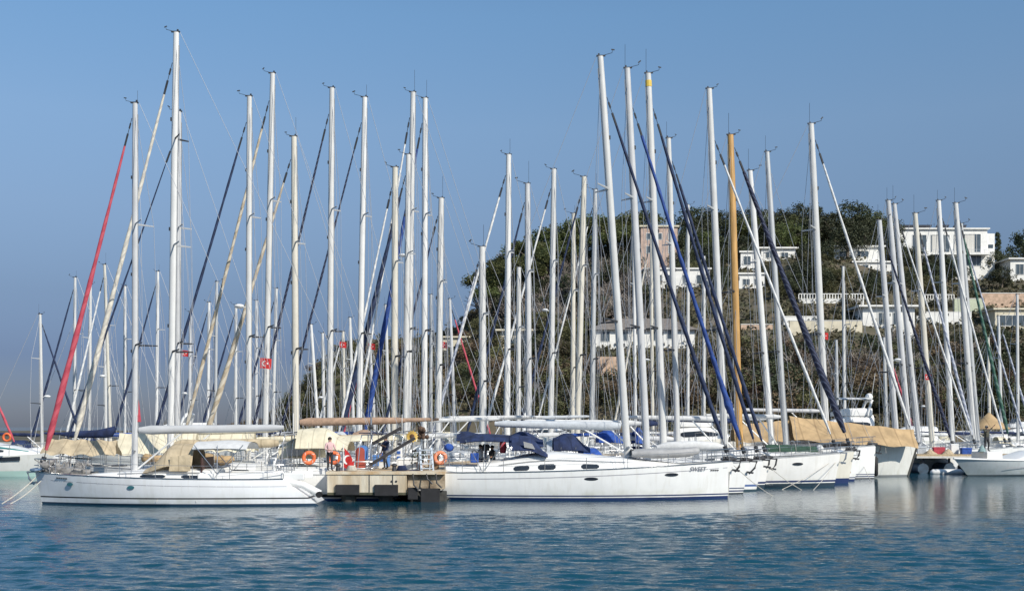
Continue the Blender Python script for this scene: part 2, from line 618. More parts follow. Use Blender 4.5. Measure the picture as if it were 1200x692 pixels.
def sail_boat(label, heading, L, mast_f, mastX, Y, topX, topZ, B=None, fs=1.25, fb=1.75, ts=.8, stem=.4,
              hull='navyboot', mast='w', r=.17, jib=None, jib_r=(.05, .11), jib_top=.93, boom='white', boom_z=None, boom_r=.165, boom_L=None,
              hood=None, bimini=None, lod=1, group=None, spreads=2, radar=None, roof=True, roof_h=.5, anchor=False, deck='w', yaw=0.0,
              wheel=True, tape=False, bulge=False, nolines=False, name='sailing_yacht', windows=3, ports=3, stay_x=0.0, portm=None, pdim=(.36, .085), tuck=0.0, roof_x=None, roof_aft=0.0, roof_front=.6, win_x=None, hood_x=None, hood_z=0.0, bim_x=None, port_x=None):
    B = B or L * .29
    base = Vector((mastX, Y, 0))
    rz = (0 if heading > 0 else PI) + yaw
    root = thing(name, label, 'sailboat', (0, 0, 0), rz, group)
    mx_ = L / 2 - mast_f * L                                   # mast foot, local
    off = Matrix.Rotation(rz, 3, 'Z') @ Vector((mx_, 0, 0))
    root.location = base - off
    H = Hull(L, B, fs, fb, ts, stem, tuck)
    H.mesh(30 if lod == 0 else 18).build('hull', HULLS[hull], root, 35)
    H.deck(20 if lod == 0 else 12).build('deck', TEAK if deck == 'teak' else DECK, root, 40)
    zd = H.deckz(mx_)
    # toe rail
    for sg in (-1, 1):
        m = MB()
        m.tube([(H.xdeck(u), sg * (H.half(u) + .005), H.sheer(u) + .03) for u in [i / 16 for i in range(17)]], .035, 5)
        m.build('toe_rail', STEEL if lod == 0 else DARKM if lod == 9 else ALU2, root, 60)
    if roof:
        xa, xb = -L * .10, min(mx_ + L * .2, L * .33)
        if lod == 0:
            xa = -L * .14
        if roof_x:
            xa, xb = roof_x
        m, pt = roof_loft(H, xa, xb, roof_h, front=roof_front, aft=roof_aft)
        ro = m.build('coachroof', WHITE, root, 50)
        ww = (xb - xa) * .5 / max(windows, 1)
        for sg in (-1, 1):
            for k in range(windows):
                x = xa + .3 + k * ww * 1.2
                x2 = x + ww * .75
                if win_x:
                    x, x2 = win_x[k]
                patch(pt, x, x2, .05, .19, sg).build('cabin_window', GLASS, root, 60)
        if lod == 0:
            for sg in (-1, 1):
                m = MB()
                m.tube([pt(xa + (xb - xa) * t, .30, sg, .05) for t in (.1, .25, .4, .55, .7)], .02, 5)
                m.build('grab_rail', STEEL, root, 60)
    # hull portlights
    for sg in (-1, 1):
        for k in range(ports):
            x = port_x[k] if port_x else -L * .30 + k * L * .30
            z = H.deckz(x) - .42
            y = H.side(x, z)
            m = MB()
            w2, h2 = pdim
            ol = [(x + w2 * math.cos(a), z + h2 * math.sin(a)) for a in [2 * PI * q / 14 for q in range(14)]]
            n0 = 14
            vs = [(px_, sg * (H.side(px_, pz_) + .014), pz_) for px_, pz_ in ol] + [(px_, sg * (H.side(px_, pz_) - .015), pz_) for px_, pz_ in ol] + [(x, sg * (H.side(x, z) + .016), z)]
            m.add(vs, [(q, (q + 1) % n0, 2 * n0) for q in range(n0)] + [(q, q + n0, (q + 1) % n0 + n0, (q + 1) % n0) for q in range(n0)])
            m.build('portlight', portm or GLASS, root)
    # mast
    rot = Matrix.Rotation(-rz, 3, 'Z')
    topl = rot @ (Vector((topX, Y, topZ)) - base)
    topl.x += mx_
    topl.y = 0.0
    foot = Vector((mx_, 0, zd + (.0 if not roof else roof_h * .25)))
    mv = topl - foot
    m = MB()
    m.tube([foot, foot + mv * .55, foot + mv * .85, topl], [r, r, r * .95, r * .82], 12, up=(1, 0, 0), sx=.72)
    mo = m.build('mast', rv0.choice([ALU, ALUB, ALUC, ALUB]) if mast == 'w' else MASTM[mast], root, 50)
    if lod < 2:
        m = MB()
        tr0, tr1 = foot + mv * .10, foot + mv * .97
        m.bar(tr0 + Vector((-r * 1.02, 0, 0)), tr1 + Vector((-r * .86, 0, 0)), r * .45, r * .22)
        m.build('mast_track', TRACK, mo)
        for f_ in (.30 + rv0.uniform(-.04, .04), .58 + rv0.uniform(-.05, .05), .80):
            c = foot + mv * f_
            m = MB()
            m.box(c + Vector((r * 1.0, 0, 0)), (r * .55, r * .6, r * 1.0))
            m.build('mast_light', DARKM, mo)
        for sg in (-1, 1):
            m = MB()
            c = foot + Vector((0, 0, .95 + .15 * sg))
            m.tube([c + Vector((0, sg * r * .6, 0)), c + Vector((0, sg * (r * .6 + .16), 0))], [.09, .07], 8)
            m.build('winch', STEEL, mo, 50)
    if tape:
        m = MB()
        m.tube([foot + mv * .966, foot + mv * .982], [r * .9, r * .88], 12, up=(1, 0, 0), sx=.78, sy=1.04)
        m.build('tape_band', YELL, mo)
    # masthead gear
    m = MB()
    ps = r / .17
    gs = ps * rv0.uniform(.5, .8)
    m.box(topl + Vector((.03, 0, .03)), (.42 * ps, .12, .06))
    m.tube([topl + Vector((.1, 0, .04)), topl + Vector((.75 * gs, 0, .22 * gs))], .012 * ps, 4)
    m.tube([topl + Vector((.75 * gs, 0, .22 * gs)), topl + Vector((.78 * gs, 0, .42 * gs))], .010 * ps, 4)
    m.box(topl + Vector((.80 * gs, 0, .42 * gs)), (.22 * gs, .015, .08 * gs), ry=rv0.uniform(-.8, .8))
    m.box(topl + Vector((-.08, 0, .10)), (.08, .08, .10))
    if rv0.random() < .6:
        m.tube([topl + Vector((-.12, 0, .03)), topl + Vector((-.12, 0, rv0.uniform(.6, 1.3) * ps))], .008 * ps, 4)
    m.build('masthead_gear', DARKM, mo)
    if radar:
        c = foot + mv * radar
        m = MB()
        m.ball(c + Vector((r + .38, 0, 0)), .30, n=12, m=6, zs=.45)
        m.bar(c, c + Vector((r + .3, 0, -.1)), .06, .05)
        m.build('radar_dome', WHITE, mo, 50)
    # spreaders + shrouds
    sps = []
    for q in range(spreads):
        f = (q + 1) / (spreads + 1) * .98 + .02
        c = foot + mv * f
        ln = (.40 - .07 * q) * B * .75
        for sg in (-1, 1):
            tip = c + Vector((-ln * .60, sg * ln, .06))
            sps.append((q, sg, tip))
            m = MB()
            m.tube([c, tip], [.065 * ps, .035 * ps], 5, sx=.6)
            m.build('spreader', DARKM if q % 2 == 0 else ALU2, mo)
    wr = .011 if lod == 0 else .014 * Y / 75
    for sg in (-1, 1):
        m = MB()
        chain = Vector((mx_ - .35, sg * H.half(H.u_of(mx_)) * .9, zd))
        pts = [chain] + [t for q, s2, t in sps if s2 == sg] + [foot + mv * .985]
        for a, b in zip(pts, pts[1:]):
            m.tube([a, b], wr, 4)
        m.tube([chain, foot + mv * (1 / (spreads + 1))], wr, 4)
        m.build('shroud', WIRE, root)
    m = MB()
    st = Vector((-L / 2 + ts + .2, 0, H.sheer(0)))
    m.tube([topl + Vector((-.2, 0, 0)), st + Vector((0, 0, 2.2))], wr, 4)
    m.tube([st + Vector((0, 0, 2.2)), st + Vector((0, B * .3, 0))], wr, 4)
    m.tube([st + Vector((0, 0, 2.2)), st + Vector((0, -B * .3, 0))], wr, 4)
    m.build('backstay', WIRE, root)
    for q in range(2 if lod < 2 else 1):
        m = MB()
        e_ = Vector((mx_ + rv0.uniform(-2.2, .8), rv0.uniform(-.4, .4), zd + .6))
        m.tube([foot + mv * rv0.uniform(.6, .97), e_], wr * .9, 4)
        m.build('halyard', WIRE, root)
    # forestay / furled genoa
    bow = Vector((L / 2 - .25 + stay_x, 0, fb + .25))
    jt = foot + mv * jib_top
    jt.x += r
    if jib:
        dv = jt - bow
        m = MB()
        n = 34 if bulge else 16
        pts, rad = [], []
        for i in range(n + 1):
            t = i / n
            sag = Vector((0, 0, -.12 * math.sin(PI * t)))
            pts.append(bow + dv * (.05 + .87 * t) + sag)
            g = jib_r[1] * (1 - t) + jib_r[0] * t
            if t < .08:
                g *= .45 + .55 * t / .08
            if bulge:
                g *= 1 + (1.1 * math.exp(-((t - .06) / .022) ** 2) + .8 * math.exp(-((t - .13) / .025) ** 2)) * (.7 + .5 * math.sin(i * 1.9))
            rad.append(g * (1 + .14 * math.sin(i * 2.3)))
        m.tube(pts, rad, 8)
        jo = m.build('furled_jib', J[jib], root, 60)
        m = MB()
        m.tube([bow + dv * .91, jt], wr * 1.5, 4)
        m.tube([bow + dv * .92, bow + dv * .955], .055 * ps, 6)
        m.tube([bow + dv * .97, bow + dv * .985], .045 * ps, 6)
        m.build('stay_swivel', DARKM, root)
        m = MB()
        m.tube([bow + Vector((.05, 0, -.3)), bow + dv * .05], .02, 5)
        m.tube([bow + dv * .012, bow + dv * .03], .12, 10)
        m.build('furler', DARKM, root)
    else:
        m = MB()
        m.tube([bow, jt], wr, 4)
        m.build('forestay', WIRE, root)
    # boom
    bz = boom_z if boom_z is not None else zd + 1.55
    bL = boom_L or L * .38
    a = foot + mv * ((bz - foot.z) / mv.z) + Vector((-r - .05, 0, 0))
    b = Vector((a.x - bL, 0, bz + .12))
    m = MB()
    n = 12
    pts = [a + (b - a) * (i / n) for i in range(n + 1)]
    m.tube(pts, [boom_r * (.62 if i in (0, n) else 1) * (1 - .25 * i / n) * (1 + .05 * math.sin(i * 1.7)) for i in range(n + 1)], 10, sx=.8)
    m.build('boom_cover' if boom != 'alu' else 'boom', CANV.get(boom, ALUC), root, 50)
    m = MB()
    c = a + (b - a) * .30
    m.tube([c + Vector((0, 0, -boom_r * .7)), Vector((mx_ - r, 0, zd + roof_h * .8))], .045, 6)
    m.build('boom_vang', WHITE, root, 60)
    # pulpit, pushpit, lifelines
    if not nolines:
        for sg in (-1, 1):
            m = MB()
            us = [.06, .2, .34, .48, .62, .76, .9]
            tops = []
            for u in us:
                p = Vector((H.xdeck(u), sg * (H.half(u) - .06), H.sheer(u)))
                m.tube([p, p + Vector((0, 0, .66))], .016, 4)
                tops.append(p)
            for zz in (.34, .65):
                m.tube([p + Vector((0, 0, zz)) for p in tops], .009, 4)
            m.build('lifeline', STEEL, root)
        m = MB()
        for zz in (.36, .68):
            pts = []
            for sg, us in ((-1, (.9, .95, .99)), (1, (.99, .95, .9))):
                for u in us:
                    pts.append((H.xdeck(u) + (.12 if u == .99 else 0), sg * max(H.half(u) - .06, .12), H.sheer(u) + zz))
            m.tube(pts, .02, 5)
        for sg in (-1, 1):
            for u in (.93, .985):
                p = Vector((H.xdeck(u), sg * max(H.half(u) - .06, .12), H.sheer(u)))
                m.tube([p, p + Vector((0, 0, .68))], .018, 4)
        m.build('pulpit', STEEL, root, 60)
        m = MB()
        for zz in (.36, .7):
            m.tube([(H.xdeck(.07), -H.half(.07) + .06, H.sheer(0) + zz), (H.xdeck(.0), -H.half(0) + .06, H.sheer(0) + zz), (H.xdeck(.0), H.half(0) - .06, H.sheer(0) + zz), (H.xdeck(.07), H.half(.07) - .06, H.sheer(0) + zz)], .02, 5)
        for sg in (-1, 1):
            for yy in (.95, .4):
                p = Vector((H.xdeck(0), sg * H.half(0) * yy, H.sheer(0)))
                m.tube([p, p + Vector((0, 0, .7))], .018, 4)
        m.build('pushpit', STEEL, root, 60)
    if anchor:
        m = MB()
        p = Vector((L / 2, 0, fb + .02))
        ak, al = rv0.uniform(.0, .45), rv0.uniform(.45, .8)
        m.bar(p + Vector((-.6, 0, .06)), p + Vector((.40, 0, .0)), .14, .07)
        tip = p + Vector((.38 - ak, 0, -al))
        m.tube([p + Vector((.38, 0, .05)), p + Vector((.40 - ak * .3, 0, -al * .5)), tip], [.05, .055, .045], 6)
        m.prism([tip + Vector((-.12, -.24, .16)), tip + Vector((-.12, .24, .16)), tip + Vector((.26, .05, .10)), tip + Vector((.26, -.05, .10))], (-.03, 0, -.10))
        m.tube([p + Vector((-.5, .16, .16)), p + Vector((-.1, .2, .1)), p + Vector((.2, .12, .12))], [.10, .13, .05], 7)
        m.build('anchor', DARKM if anchor == 1 else STEEL, root)
    if hood:
        xh = -L * .13 if hood_x is None else hood_x
        z0 = H.deckz(xh) + .05 + hood_z
        arch_canopy(xh - .1, xh + 1.75, z0, B * .33, 1.18, droop_f=.75, fall=.62).build('sprayhood', CANV[hood], root, 50)
        for sg in (-1, 1):
            m = MB()
            m.prism([(xh + .55, sg * (B * .33 + .006), z0 + .60), (xh + 1.1, sg * (B * .33 + .006), z0 + .50), (xh + .95, sg * (B * .33 + .006), z0 + .78), (xh + .5, sg * (B * .33 + .006), z0 + .9)], (0, -sg * .03, 0))
            m.build('hood_window', GREYR, root)
    if bimini:
        xb = -L * .36 if bim_x is None else bim_x
        z0 = H.deckz(xb) + 1.25
        arch_canopy(xb - .2, xb + 2.3, z0, B * .36, .75, droop_a=.25, droop_f=.1, fall=.5).build('bimini', CANV[bimini], root, 50)
        m = MB()
        for xx in (xb + .1, xb + 1.1, xb + 2.1):
            for sg in (-1, 1):
                m.tube([(xb + 1.0, sg * B * .37, H.deckz(xb)), (xx, sg * B * .355, z0 + .42)], .018, 5)
        m.build('bimini_frame', STEEL, root)
    if lod <= 1 and wheel:
        m = MB()
        xw = -L * .33
        zc = H.deckz(xw)
        m.tube([(xw, 0, zc), (xw, 0, zc + .85)], [.12, .07], 8)
        m.build('binnacle', WHITE, root, 50)
        m = MB()
        m.torus((xw - .15, 0, zc + .75), .5, .02, 'x', 18, 5)
        for q in range(3):
            a_ = q * PI / 3
            m.tube([(xw - .15, math.cos(a_) * .5, zc + .75 + math.sin(a_) * .5), (xw - .15, -math.cos(a_) * .5, zc + .75 - math.sin(a_) * .5)], .012, 4)
        m.build('wheel', STEEL, root, 60)
        for sg in (-1, 1):
            m = MB()
            m.box((-L * (.30 if not roof_x else .40), sg * B * .30, H.deckz(-L * .3) + .14), (L * (.30 if not roof_x else .14), .22, .34))
            m.build('coaming', WHITE, root, bevel=.05)
    if lod == 1 and rv0.random() < .6:
        # stern arch of bent tube carrying a solar panel
        xa_ = -L * .44
        za_ = H.deckz(xa_)
        hb = H.half(.06) * .92
        m = MB()
        for dx in (0, .55):
            m.tube([(xa_ + dx, -hb, za_), (xa_ + dx - .15, -hb, za_ + 1.5), (xa_ + dx - .2, -hb * .8, za_ + 2.05), (xa_ + dx - .2, hb * .8, za_ + 2.05), (xa_ + dx - .15, hb, za_ + 1.5), (xa_ + dx, hb, za_)], .028, 6)
        for sg in (-1, 1):
            m.tube([(xa_ - .2, sg * hb * .8, za_ + 2.05), (xa_ + .35, sg * hb * .8, za_ + 2.05)], .025, 5)
        m.build('stern_arch', STEEL, root, 60)
        m = MB()
        m.box((xa_ + .05, 0, za_ + 2.14), (.95, hb * 1.4, .05), ry=rv0.uniform(-.15, .15))
        m.build('solar_panel', SOLARB, root)
        m = MB()
        m.tube([(xa_ - .1, hb * .7, za_ + 2.1), (xa_ - .1, hb * .7, za_ + 3.2)], .02, 5)
        m.build('aerial_pole', WHITE, root)
    return root, H, foot, mv


def px_boat(label, side, xb, xt, yt, Y, L, mast_f=.40, **kw):
    """side +1 bow to the right, -1 bow to the left; mast foot column xb, mast top (xt, yt) in photo pixels"""
    top = W(xt, yt, Y)
    wpx = kw.pop('wpx', 8.0)
    kw['r'] = wpx * .41 * Y / F
    ys = Y / 62
    jr = kw.pop('jw', (3.0, 5.0))
    kw['jib_r'] = (jr[0] * .42 * Y / F, jr[1] * .42 * Y / F)
    return sail_boat(label, side, L, mast_f, (xb - 600) * Y / F, Y, top.x, top.z, **kw)


# ---------------------------------------------------------------- water, sea bed, land
def water_mat():
    m = bpy.data.materials.new('harbour_water')
    m.use_nodes = True
    t = m.node_tree
    b = t.nodes['Principled BSDF']
    b.inputs['Roughness'].default_value = .07
    b.inputs['IOR'].default_value = 1.333
    tcn = t.nodes.new('ShaderNodeTexCoord')
    # broad patches of a little more and less murk in the water
    n0 = t.nodes.new('ShaderNodeTexNoise')
    n0.inputs['Scale'].default_value = .07
    n0.inputs['Detail'].default_value = 3
    t.links.new(tcn.outputs['Object'], n0.inputs[0])
    mi = t.nodes.new('ShaderNodeMix')
    mi.data_type = 'RGBA'
    mi.inputs[6].default_value = (.005, .050, .082, 1)
    mi.inputs[7].default_value = (.008, .066, .100, 1)
    t.links.new(n0.outputs[0], mi.inputs[0])
    t.links.new(mi.outputs[2], b.inputs['Base Color'])
    prev = None
    # ripples too fine for the sheet's own waves
    for sc, st, dist, det in ((2.6, (.6, 1.0, 1), .05, 3), (8.0, (.75, 1.0, 1), .012, 3)):
        mp = t.nodes.new('ShaderNodeMapping')
        mp.inputs['Scale'].default_value = st
        mp.inputs['Rotation'].default_value = (0, 0, .2)
        t.links.new(tcn.outputs['Object'], mp.inputs[0])
        nz = t.nodes.new('ShaderNodeTexNoise')
        nz.inputs['Scale'].default_value = sc
        nz.inputs['Detail'].default_value = det
        nz.inputs['Roughness'].default_value = .55
        t.links.new(mp.outputs[0], nz.inputs[0])
        bp = t.nodes.new('ShaderNodeBump')
        bp.inputs['Distance'].default_value = dist
        bp.inputs['Strength'].default_value = 1.0
        t.links.new(nz.outputs[0], bp.inputs['Height'])
        sxz = t.nodes.new('ShaderNodeSeparateXYZ')
        t.links.new(tcn.outputs['Object'], sxz.inputs[0])
        mr = t.nodes.new('ShaderNodeMapRange')
        mr.inputs[1].default_value, mr.inputs[2].default_value = 46, 52
        mr.inputs[3].default_value, mr.inputs[4].default_value = 1.0, .3
        t.links.new(sxz.outputs[1], mr.inputs[0])
        t.links.new(mr.outputs[0], bp.inputs['Strength'])
        if prev:
            t.links.new(prev.outputs[0], bp.inputs['Normal'])
        prev = bp
    t.links.new(prev.outputs[0], b.inputs['Normal'])
    return m


def build_water():
    # one sheet to the horizon; wind waves modelled where the camera is near enough to see them
    yr = [-60.0, 5.0, 14.0]
    y = 19.0
    while y < 72:
        yr.append(y)
        y += .062 * (y / 24) ** 1.15
    ny1 = len(yr)
    yr += [74, 78, 84, 92, 104, 122, 150, 186, 260, 500, 1500, 5000, 14000]
    px = [-400000, -30000, -3000, -900] + list(np.linspace(-330, 1530, 620)) + [2100, 4200, 31000, 400000]
    Yg, Pg = np.meshgrid(np.array(yr), np.array(px), indexing='ij')
    Xg = (Pg - 600) / F * np.maximum(Yg, 19.0)
    Xg = np.clip(Xg, -12000, 12000)
    rg = np.random.RandomState(4)
    Z = np.zeros_like(Xg)
    for k in range(110):
        lam = .20 * (1.25 / .20) ** (rg.rand() ** 1.0)
        th = math.radians(80) + rg.randn() * .42          # the breeze blows up the harbour, crests run across the picture
        kk = 2 * math.pi / lam
        slope = .033 * np.clip((lam / (.062 * (np.maximum(Yg, 19) / 24) ** 1.15) - 2.2) / 2.5, 0, 1)
        ph = kk * (Xg * math.cos(th) + Yg * math.sin(th)) + rg.rand() * 6.28
        g = .65 + .35 * np.sin(Xg * .11 * (1 + rg.rand()) + Yg * .07 + rg.rand() * 6.28)
        Z += slope / kk * g * (np.sin(ph) + .22 * np.sin(2 * ph + 1.57))
    fade = np.clip((Yg - 14) / 8, 0, 1) * np.clip((72 - Yg) / 6, 0, 1)
    lee = 1 - .90 * np.clip((Yg - 46.5) / 5, 0, 1) * np.clip((Pg + 60) / 100, 0, 1)
    right = 1 - .72 * np.clip((Yg - 40) / 5, 0, 1) * np.clip((Pg - 860) / 120, 0, 1) * np.clip((52 - Yg) / 4, 0, 1)
    edge = np.clip((Pg + 330) / 60, 0, 1) * np.clip((1530 - Pg) / 60, 0, 1)
    Z *= fade * lee * right * edge
    nr, nc = Xg.shape
    co = np.stack([Xg, Yg, Z], -1).reshape(-1, 3).astype(np.float32)
    idx = np.arange(nr * nc).reshape(nr, nc)
    q = np.stack([idx[:-1, :-1], idx[:-1, 1:], idx[1:, 1:], idx[1:, :-1]], -1).reshape(-1, 4).astype(np.int32)
    me = bpy.data.meshes.new('water')
    me.vertices.add(len(co))
    me.vertices.foreach_set('co', co.ravel())
    me.loops.add(q.size)
    me.loops.foreach_set('vertex_index', q.ravel())
    me.polygons.add(len(q))
    me.polygons.foreach_set('loop_start', np.arange(0, q.size, 4, dtype=np.int32))
    me.update(calc_edges=True)
    me.polygons.foreach_set('use_smooth', [True] * len(q))
    me.materials.append(water_mat())
    o = bpy.data.objects.new('water', me)
    COL.objects.link(o)
    return tag(o, kind='structure')


build_water()

# hill: the ground's skyline in the photograph (column, row) at the ridge
RIDGE = [(-400, 504), (150, 504), (260, 502), (316, 495), (330, 484), (352, 456), (376, 424), (398, 406), (430, 399), (480, 396), (540, 380), (565, 352), (600, 330), (640, 306), (700, 288), (760, 280), (860, 276), (930, 268), (1000, 270), (1045, 285), (1080, 318), (1165, 322), (1210, 318), (1300, 300), (1700, 330)]
YS, YR = 186.0, 292.0


def ridge_z(xp):
    for (a, za), (b, zb) in zip(RIDGE, RIDGE[1:]):
        if a <= xp <= b:
            t = (xp - a) / (b - a)
            r = za + (zb - za) * t
            return EYE + (HY - r) * YR / F
    return 4.0


def vnoise(x, y, s=0):
    def h(i, j):
        n = math.sin(i * 127.1 + j * 311.7 + s * 74.7) * 43758.5453
        return n - math.floor(n)
    i, j = math.floor(x), math.floor(y)
    fx, fy = smooth01(x - i), smooth01(y - j)
    return (h(i, j) * (1 - fx) + h(i + 1, j) * fx) * (1 - fy) + (h(i, j + 1) * (1 - fx) + h(i + 1, j + 1) * fx) * fy


def ground(X, Y):
    xp = 600 + F * X / max(Y, 60)
    zr = ridge_z(xp)
    t = (Y - YS) / (YR - YS)
    if t <= 0:
        return 1.1
    if t > 1:
        return zr - (Y - YR) * .12
    g = t ** .75
    return 1.1 + (zr - 1.1) * g + (vnoise(X * .12, Y * .12) - .5) * 2.2 * min(1, t * 4) * min(1, zr / 20)


def hill_at(xp, yp, lift=0.0):
    """first point of the slope seen in column xp at row yp"""
    Y = YS
    while Y < YR:
        X = (xp - 600) * Y / F
        z = ground(X, Y)
        if HY - (z - EYE) * F / Y <= yp:
            return Vector((X, Y, z - lift))
        Y += .5
    X = (xp - 600) * YR / F
    return Vector((X, YR, ground(X, YR) - lift))


EARTH = mat('hillside_earth', (.125, .10, .068), .95, var=.4, scale=.25, col2=(.06, .062, .036))
m = MB()
NX, NY = 130, 44
rows = []
for j in range(NY + 1):
    Y = YS + (380 - YS) * (j / NY) ** 1.2
    rows.append([((-420 + 2100 * i / NX - 600) * Y / F, Y, ground((-420 + 2100 * i / NX - 600) * Y / F, Y)) for i in range(NX + 1)])
rows.insert(0, [(x, YS - .5, -1.0) for x, _, _ in rows[0]])
m.loft(rows)
tag(m.build('hill', EARTH, None, 60), kind='structure')

# quay along the foot of the hill
CONC = mat('quay_concrete', (.42, .39, .34), .9, var=.25, scale=1.2, bump=.4)
m = MB()
m.box((20, 184.2, .1), (330, 3.6, 2.4))
tag(m.build('quay', CONC), kind='structure')


# ---------------------------------------------------------------- vegetation
LEAF = {
    'pine': mat('pine_foliage', (.165, .18, .065), .8, col2=(.095, .115, .042), scale=.5, trans=.35, rnd=.3),
    'dark': mat('dark_evergreen_foliage', (.078, .088, .042), .8, col2=(.042, .052, .027), scale=.5, trans=.15, rnd=.3),
    'olive': mat('olive_foliage', (.15, .14, .065), .85, col2=(.085, .085, .038), scale=.5, trans=.2, rnd=.35),
    'dry': mat('dry_brown_foliage', (.20, .14, .085), .9, col2=(.12, .085, .052), scale=.5, trans=.15, rnd=.3),
}
BARK = mat('grey_bark', (.20, .165, .13), .95, var=.4, scale=3, stretch=(3, 3, .4))
TWIG = mat('bare_grey_twigs', (.25, .215, .185), .95, var=.35, scale=2, rnd=.2)
rv = random.Random(11)


def leaf_quad(m, c, s, rg, flat=0.0):
    a = Vector((rg.gauss(0, 1), rg.gauss(0, 1), rg.gauss(0, 1))).normalized()
    if flat:
        a = (a * (1 - flat) + Vector((0, 0, flat * (1 if a.z > 0 else -1)))).normalized()
    u = a.orthogonal().normalized()
    w = a.cross(u)
    g = rg.uniform(0, PI)
    u, w = u * math.cos(g) + w * math.sin(g), w * math.cos(g) - u * math.sin(g)
    l, b = s * rg.uniform(.7, 1.3), s * rg.uniform(.45, .8)
    m.add([c - u * l, c + w * b, c + u * l, c - w * b], [(0, 1, 2, 3)])


def crown_mesh(kind, rg):
    """crown of unit radius about the origin (z from 0 up)"""
    m = MB()
    clumps = []
    if kind == 'umbrella':
        for _ in range(46):
            a, q = rg.uniform(0, 2 * PI), math.sqrt(rg.random())
            clumps.append((Vector((math.cos(a) * q, math.sin(a) * q, .30 * (1 - q * q) * rg.uniform(.2, 1.1) + rg.uniform(-.06, .06))), rg.uniform(.16, .27)))
    elif kind == 'round':
        for _ in range(52):
            v = Vector((rg.gauss(0, 1), rg.gauss(0, 1), rg.gauss(0, 1))).normalized() * rg.uniform(.35, .95)
            clumps.append((Vector((v.x, v.y, v.z * .72 + .62)), rg.uniform(.16, .34)))
    elif kind == 'bush':
        for _ in range(40):
            a, q = rg.uniform(0, 2 * PI), math.sqrt(rg.random())
            clumps.append((Vector((math.cos(a) * q, math.sin(a) * q, rg.uniform(0, .85) * (1 - q * .6))), rg.uniform(.16, .34)))
    elif kind == 'cypress':
        for _ in range(54):
            z = rg.random()
            q = .34 * (1 - z) ** .7 * rg.uniform(.3, 1)
            a = rg.uniform(0, 2 * PI)
            clumps.append((Vector((math.cos(a) * q, math.sin(a) * q, z * 2.3)), rg.uniform(.08, .15)))
    for c, r in clumps:
        for _ in range(58):
            v = Vector((rg.gauss(0, 1), rg.gauss(0, 1), rg.gauss(0, .8))).normalized() * (r * rg.random() ** .4)
            leaf_quad(m, c + v, (.047 if kind != 'cypress' else .045), rg, .25)
    return m


def trunk_mesh(h, r, spread, rg, n=5):
    m = MB()
    lean = Vector((rg.uniform(-.08, .08), rg.uniform(-.08, .08), 0))
    m.tube([(0, 0, -.8), lean * h * .5 + Vector((0, 0, h * .5)), lean * h + Vector((0, 0, h))], [r * 1.2, r, r * .7], 7)
    for k in range(n):
        a = 2 * PI * k / n + rg.uniform(-.4, .4)
        s = lean * h * .8 + Vector((0, 0, h * rg.uniform(.55, .95)))
        e = s + Vector((math.cos(a) * spread, math.sin(a) * spread, spread * rg.uniform(.35, .8)))
        m.tube([s, (s + e) / 2 + Vector((0, 0, .15)), e], [r * .5, r * .33, r * .15], 5)
    return m


def twig_mesh(rg):
    m = MB()

    def grow(p, d, l, r, lev):
        e = p + d * l
        m.tube([p, e], [r, r * .55], 3, cap=False)
        if lev == 0:
            return
        for _ in range(4 if lev > 1 else 3):
            nd = (d + Vector((rg.gauss(0, .5), rg.gauss(0, .5), rg.gauss(.08, .35)))).normalized()
            grow(p + d * l * rg.uniform(.5, 1), nd, l * rg.uniform(.5, .8), r * .6, lev - 1)
    for _ in range(5):
        d = Vector((rg.gauss(0, .45), rg.gauss(0, .45), 1)).normalized()
        grow(Vector((rg.uniform(-.2, .2), rg.uniform(-.2, .2), -.15)), d, .42, .028, 3)
    return m


PROTO = {}


def tree_proto(key, crown, leaf, th, tr, cz, cs, nvar):
    """key -> list of (trunk mesh, crown mesh, crown height, crown radius)"""
    out = []
    for _ in range(nvar):
        c = crown_mesh(crown, rv)
        c.v = [(x * cs, y * cs, z * cs) for x, y, z in c.v]
        co = c.build('crown', LEAF[leaf])
        to = trunk_mesh(th, tr, cs * .6, rv).build('trunk', BARK, None, 60)
        out.append((to.data, co.data, cz))
        for o in (co, to):
            bpy.data.objects.remove(o)
    PROTO[key] = out


tree_proto('umbrella_pine', 'umbrella', 'pine', 5.2, .24, 4.6, 4.2, 4)
tree_proto('round_pine', 'round', 'pine', 3.2, .24, 1.4, 3.6, 3)
tree_proto('evergreen_tree', 'round', 'dark', 3.0, .24, 1.0, 3.6, 4)
tree_proto('olive_tree', 'round', 'olive', 1.8, .18, .9, 2.6, 3)
tree_proto('dark_shrub', 'bush', 'dark', .8, .12, .0, 2.2, 3)
tree_proto('olive_shrub', 'bush', 'olive', .8, .12, .0, 2.1, 3)
tree_proto('dry_shrub', 'bush', 'dry', .8, .12, .0, 2.1, 3)
tree_proto('cypress', 'cypress', 'dark', 1.2, .2, .4, 3.4, 1)
TW = []
for _ in range(5):
    o = twig_mesh(rv).build('branches', TWIG)
    TW.append(o.data)
    bpy.data.objects.remove(o)


def put_tree(key, p, s, label, group, name=None, sz=1.0):
    t = thing(name or key, label, 'tree' if 'shrub' not in key else 'shrub', p, rv.uniform(0, 2 * PI), group)
    tr, cr, cz = rv.choice(PROTO[key])
    a = bpy.data.objects.new('trunk', tr)
    b = bpy.data.objects.new('crown', cr)
    for o in (a, b):
        COL.objects.link(o)
        o.parent = t
    b.location = (0, 0, cz)
    t.scale = (s, s, s * sz)
    return t


def put_twigs(p, s, label, group, sz=1.0):
    t = thing('bare_tree', label, 'tree', p, rv.uniform(0, 2 * PI), group)
    o = bpy.data.objects.new('branches', rv.choice(TW))
    COL.objects.link(o)
    o.parent = t
    t.scale = (s, s, s * sz)
    return t


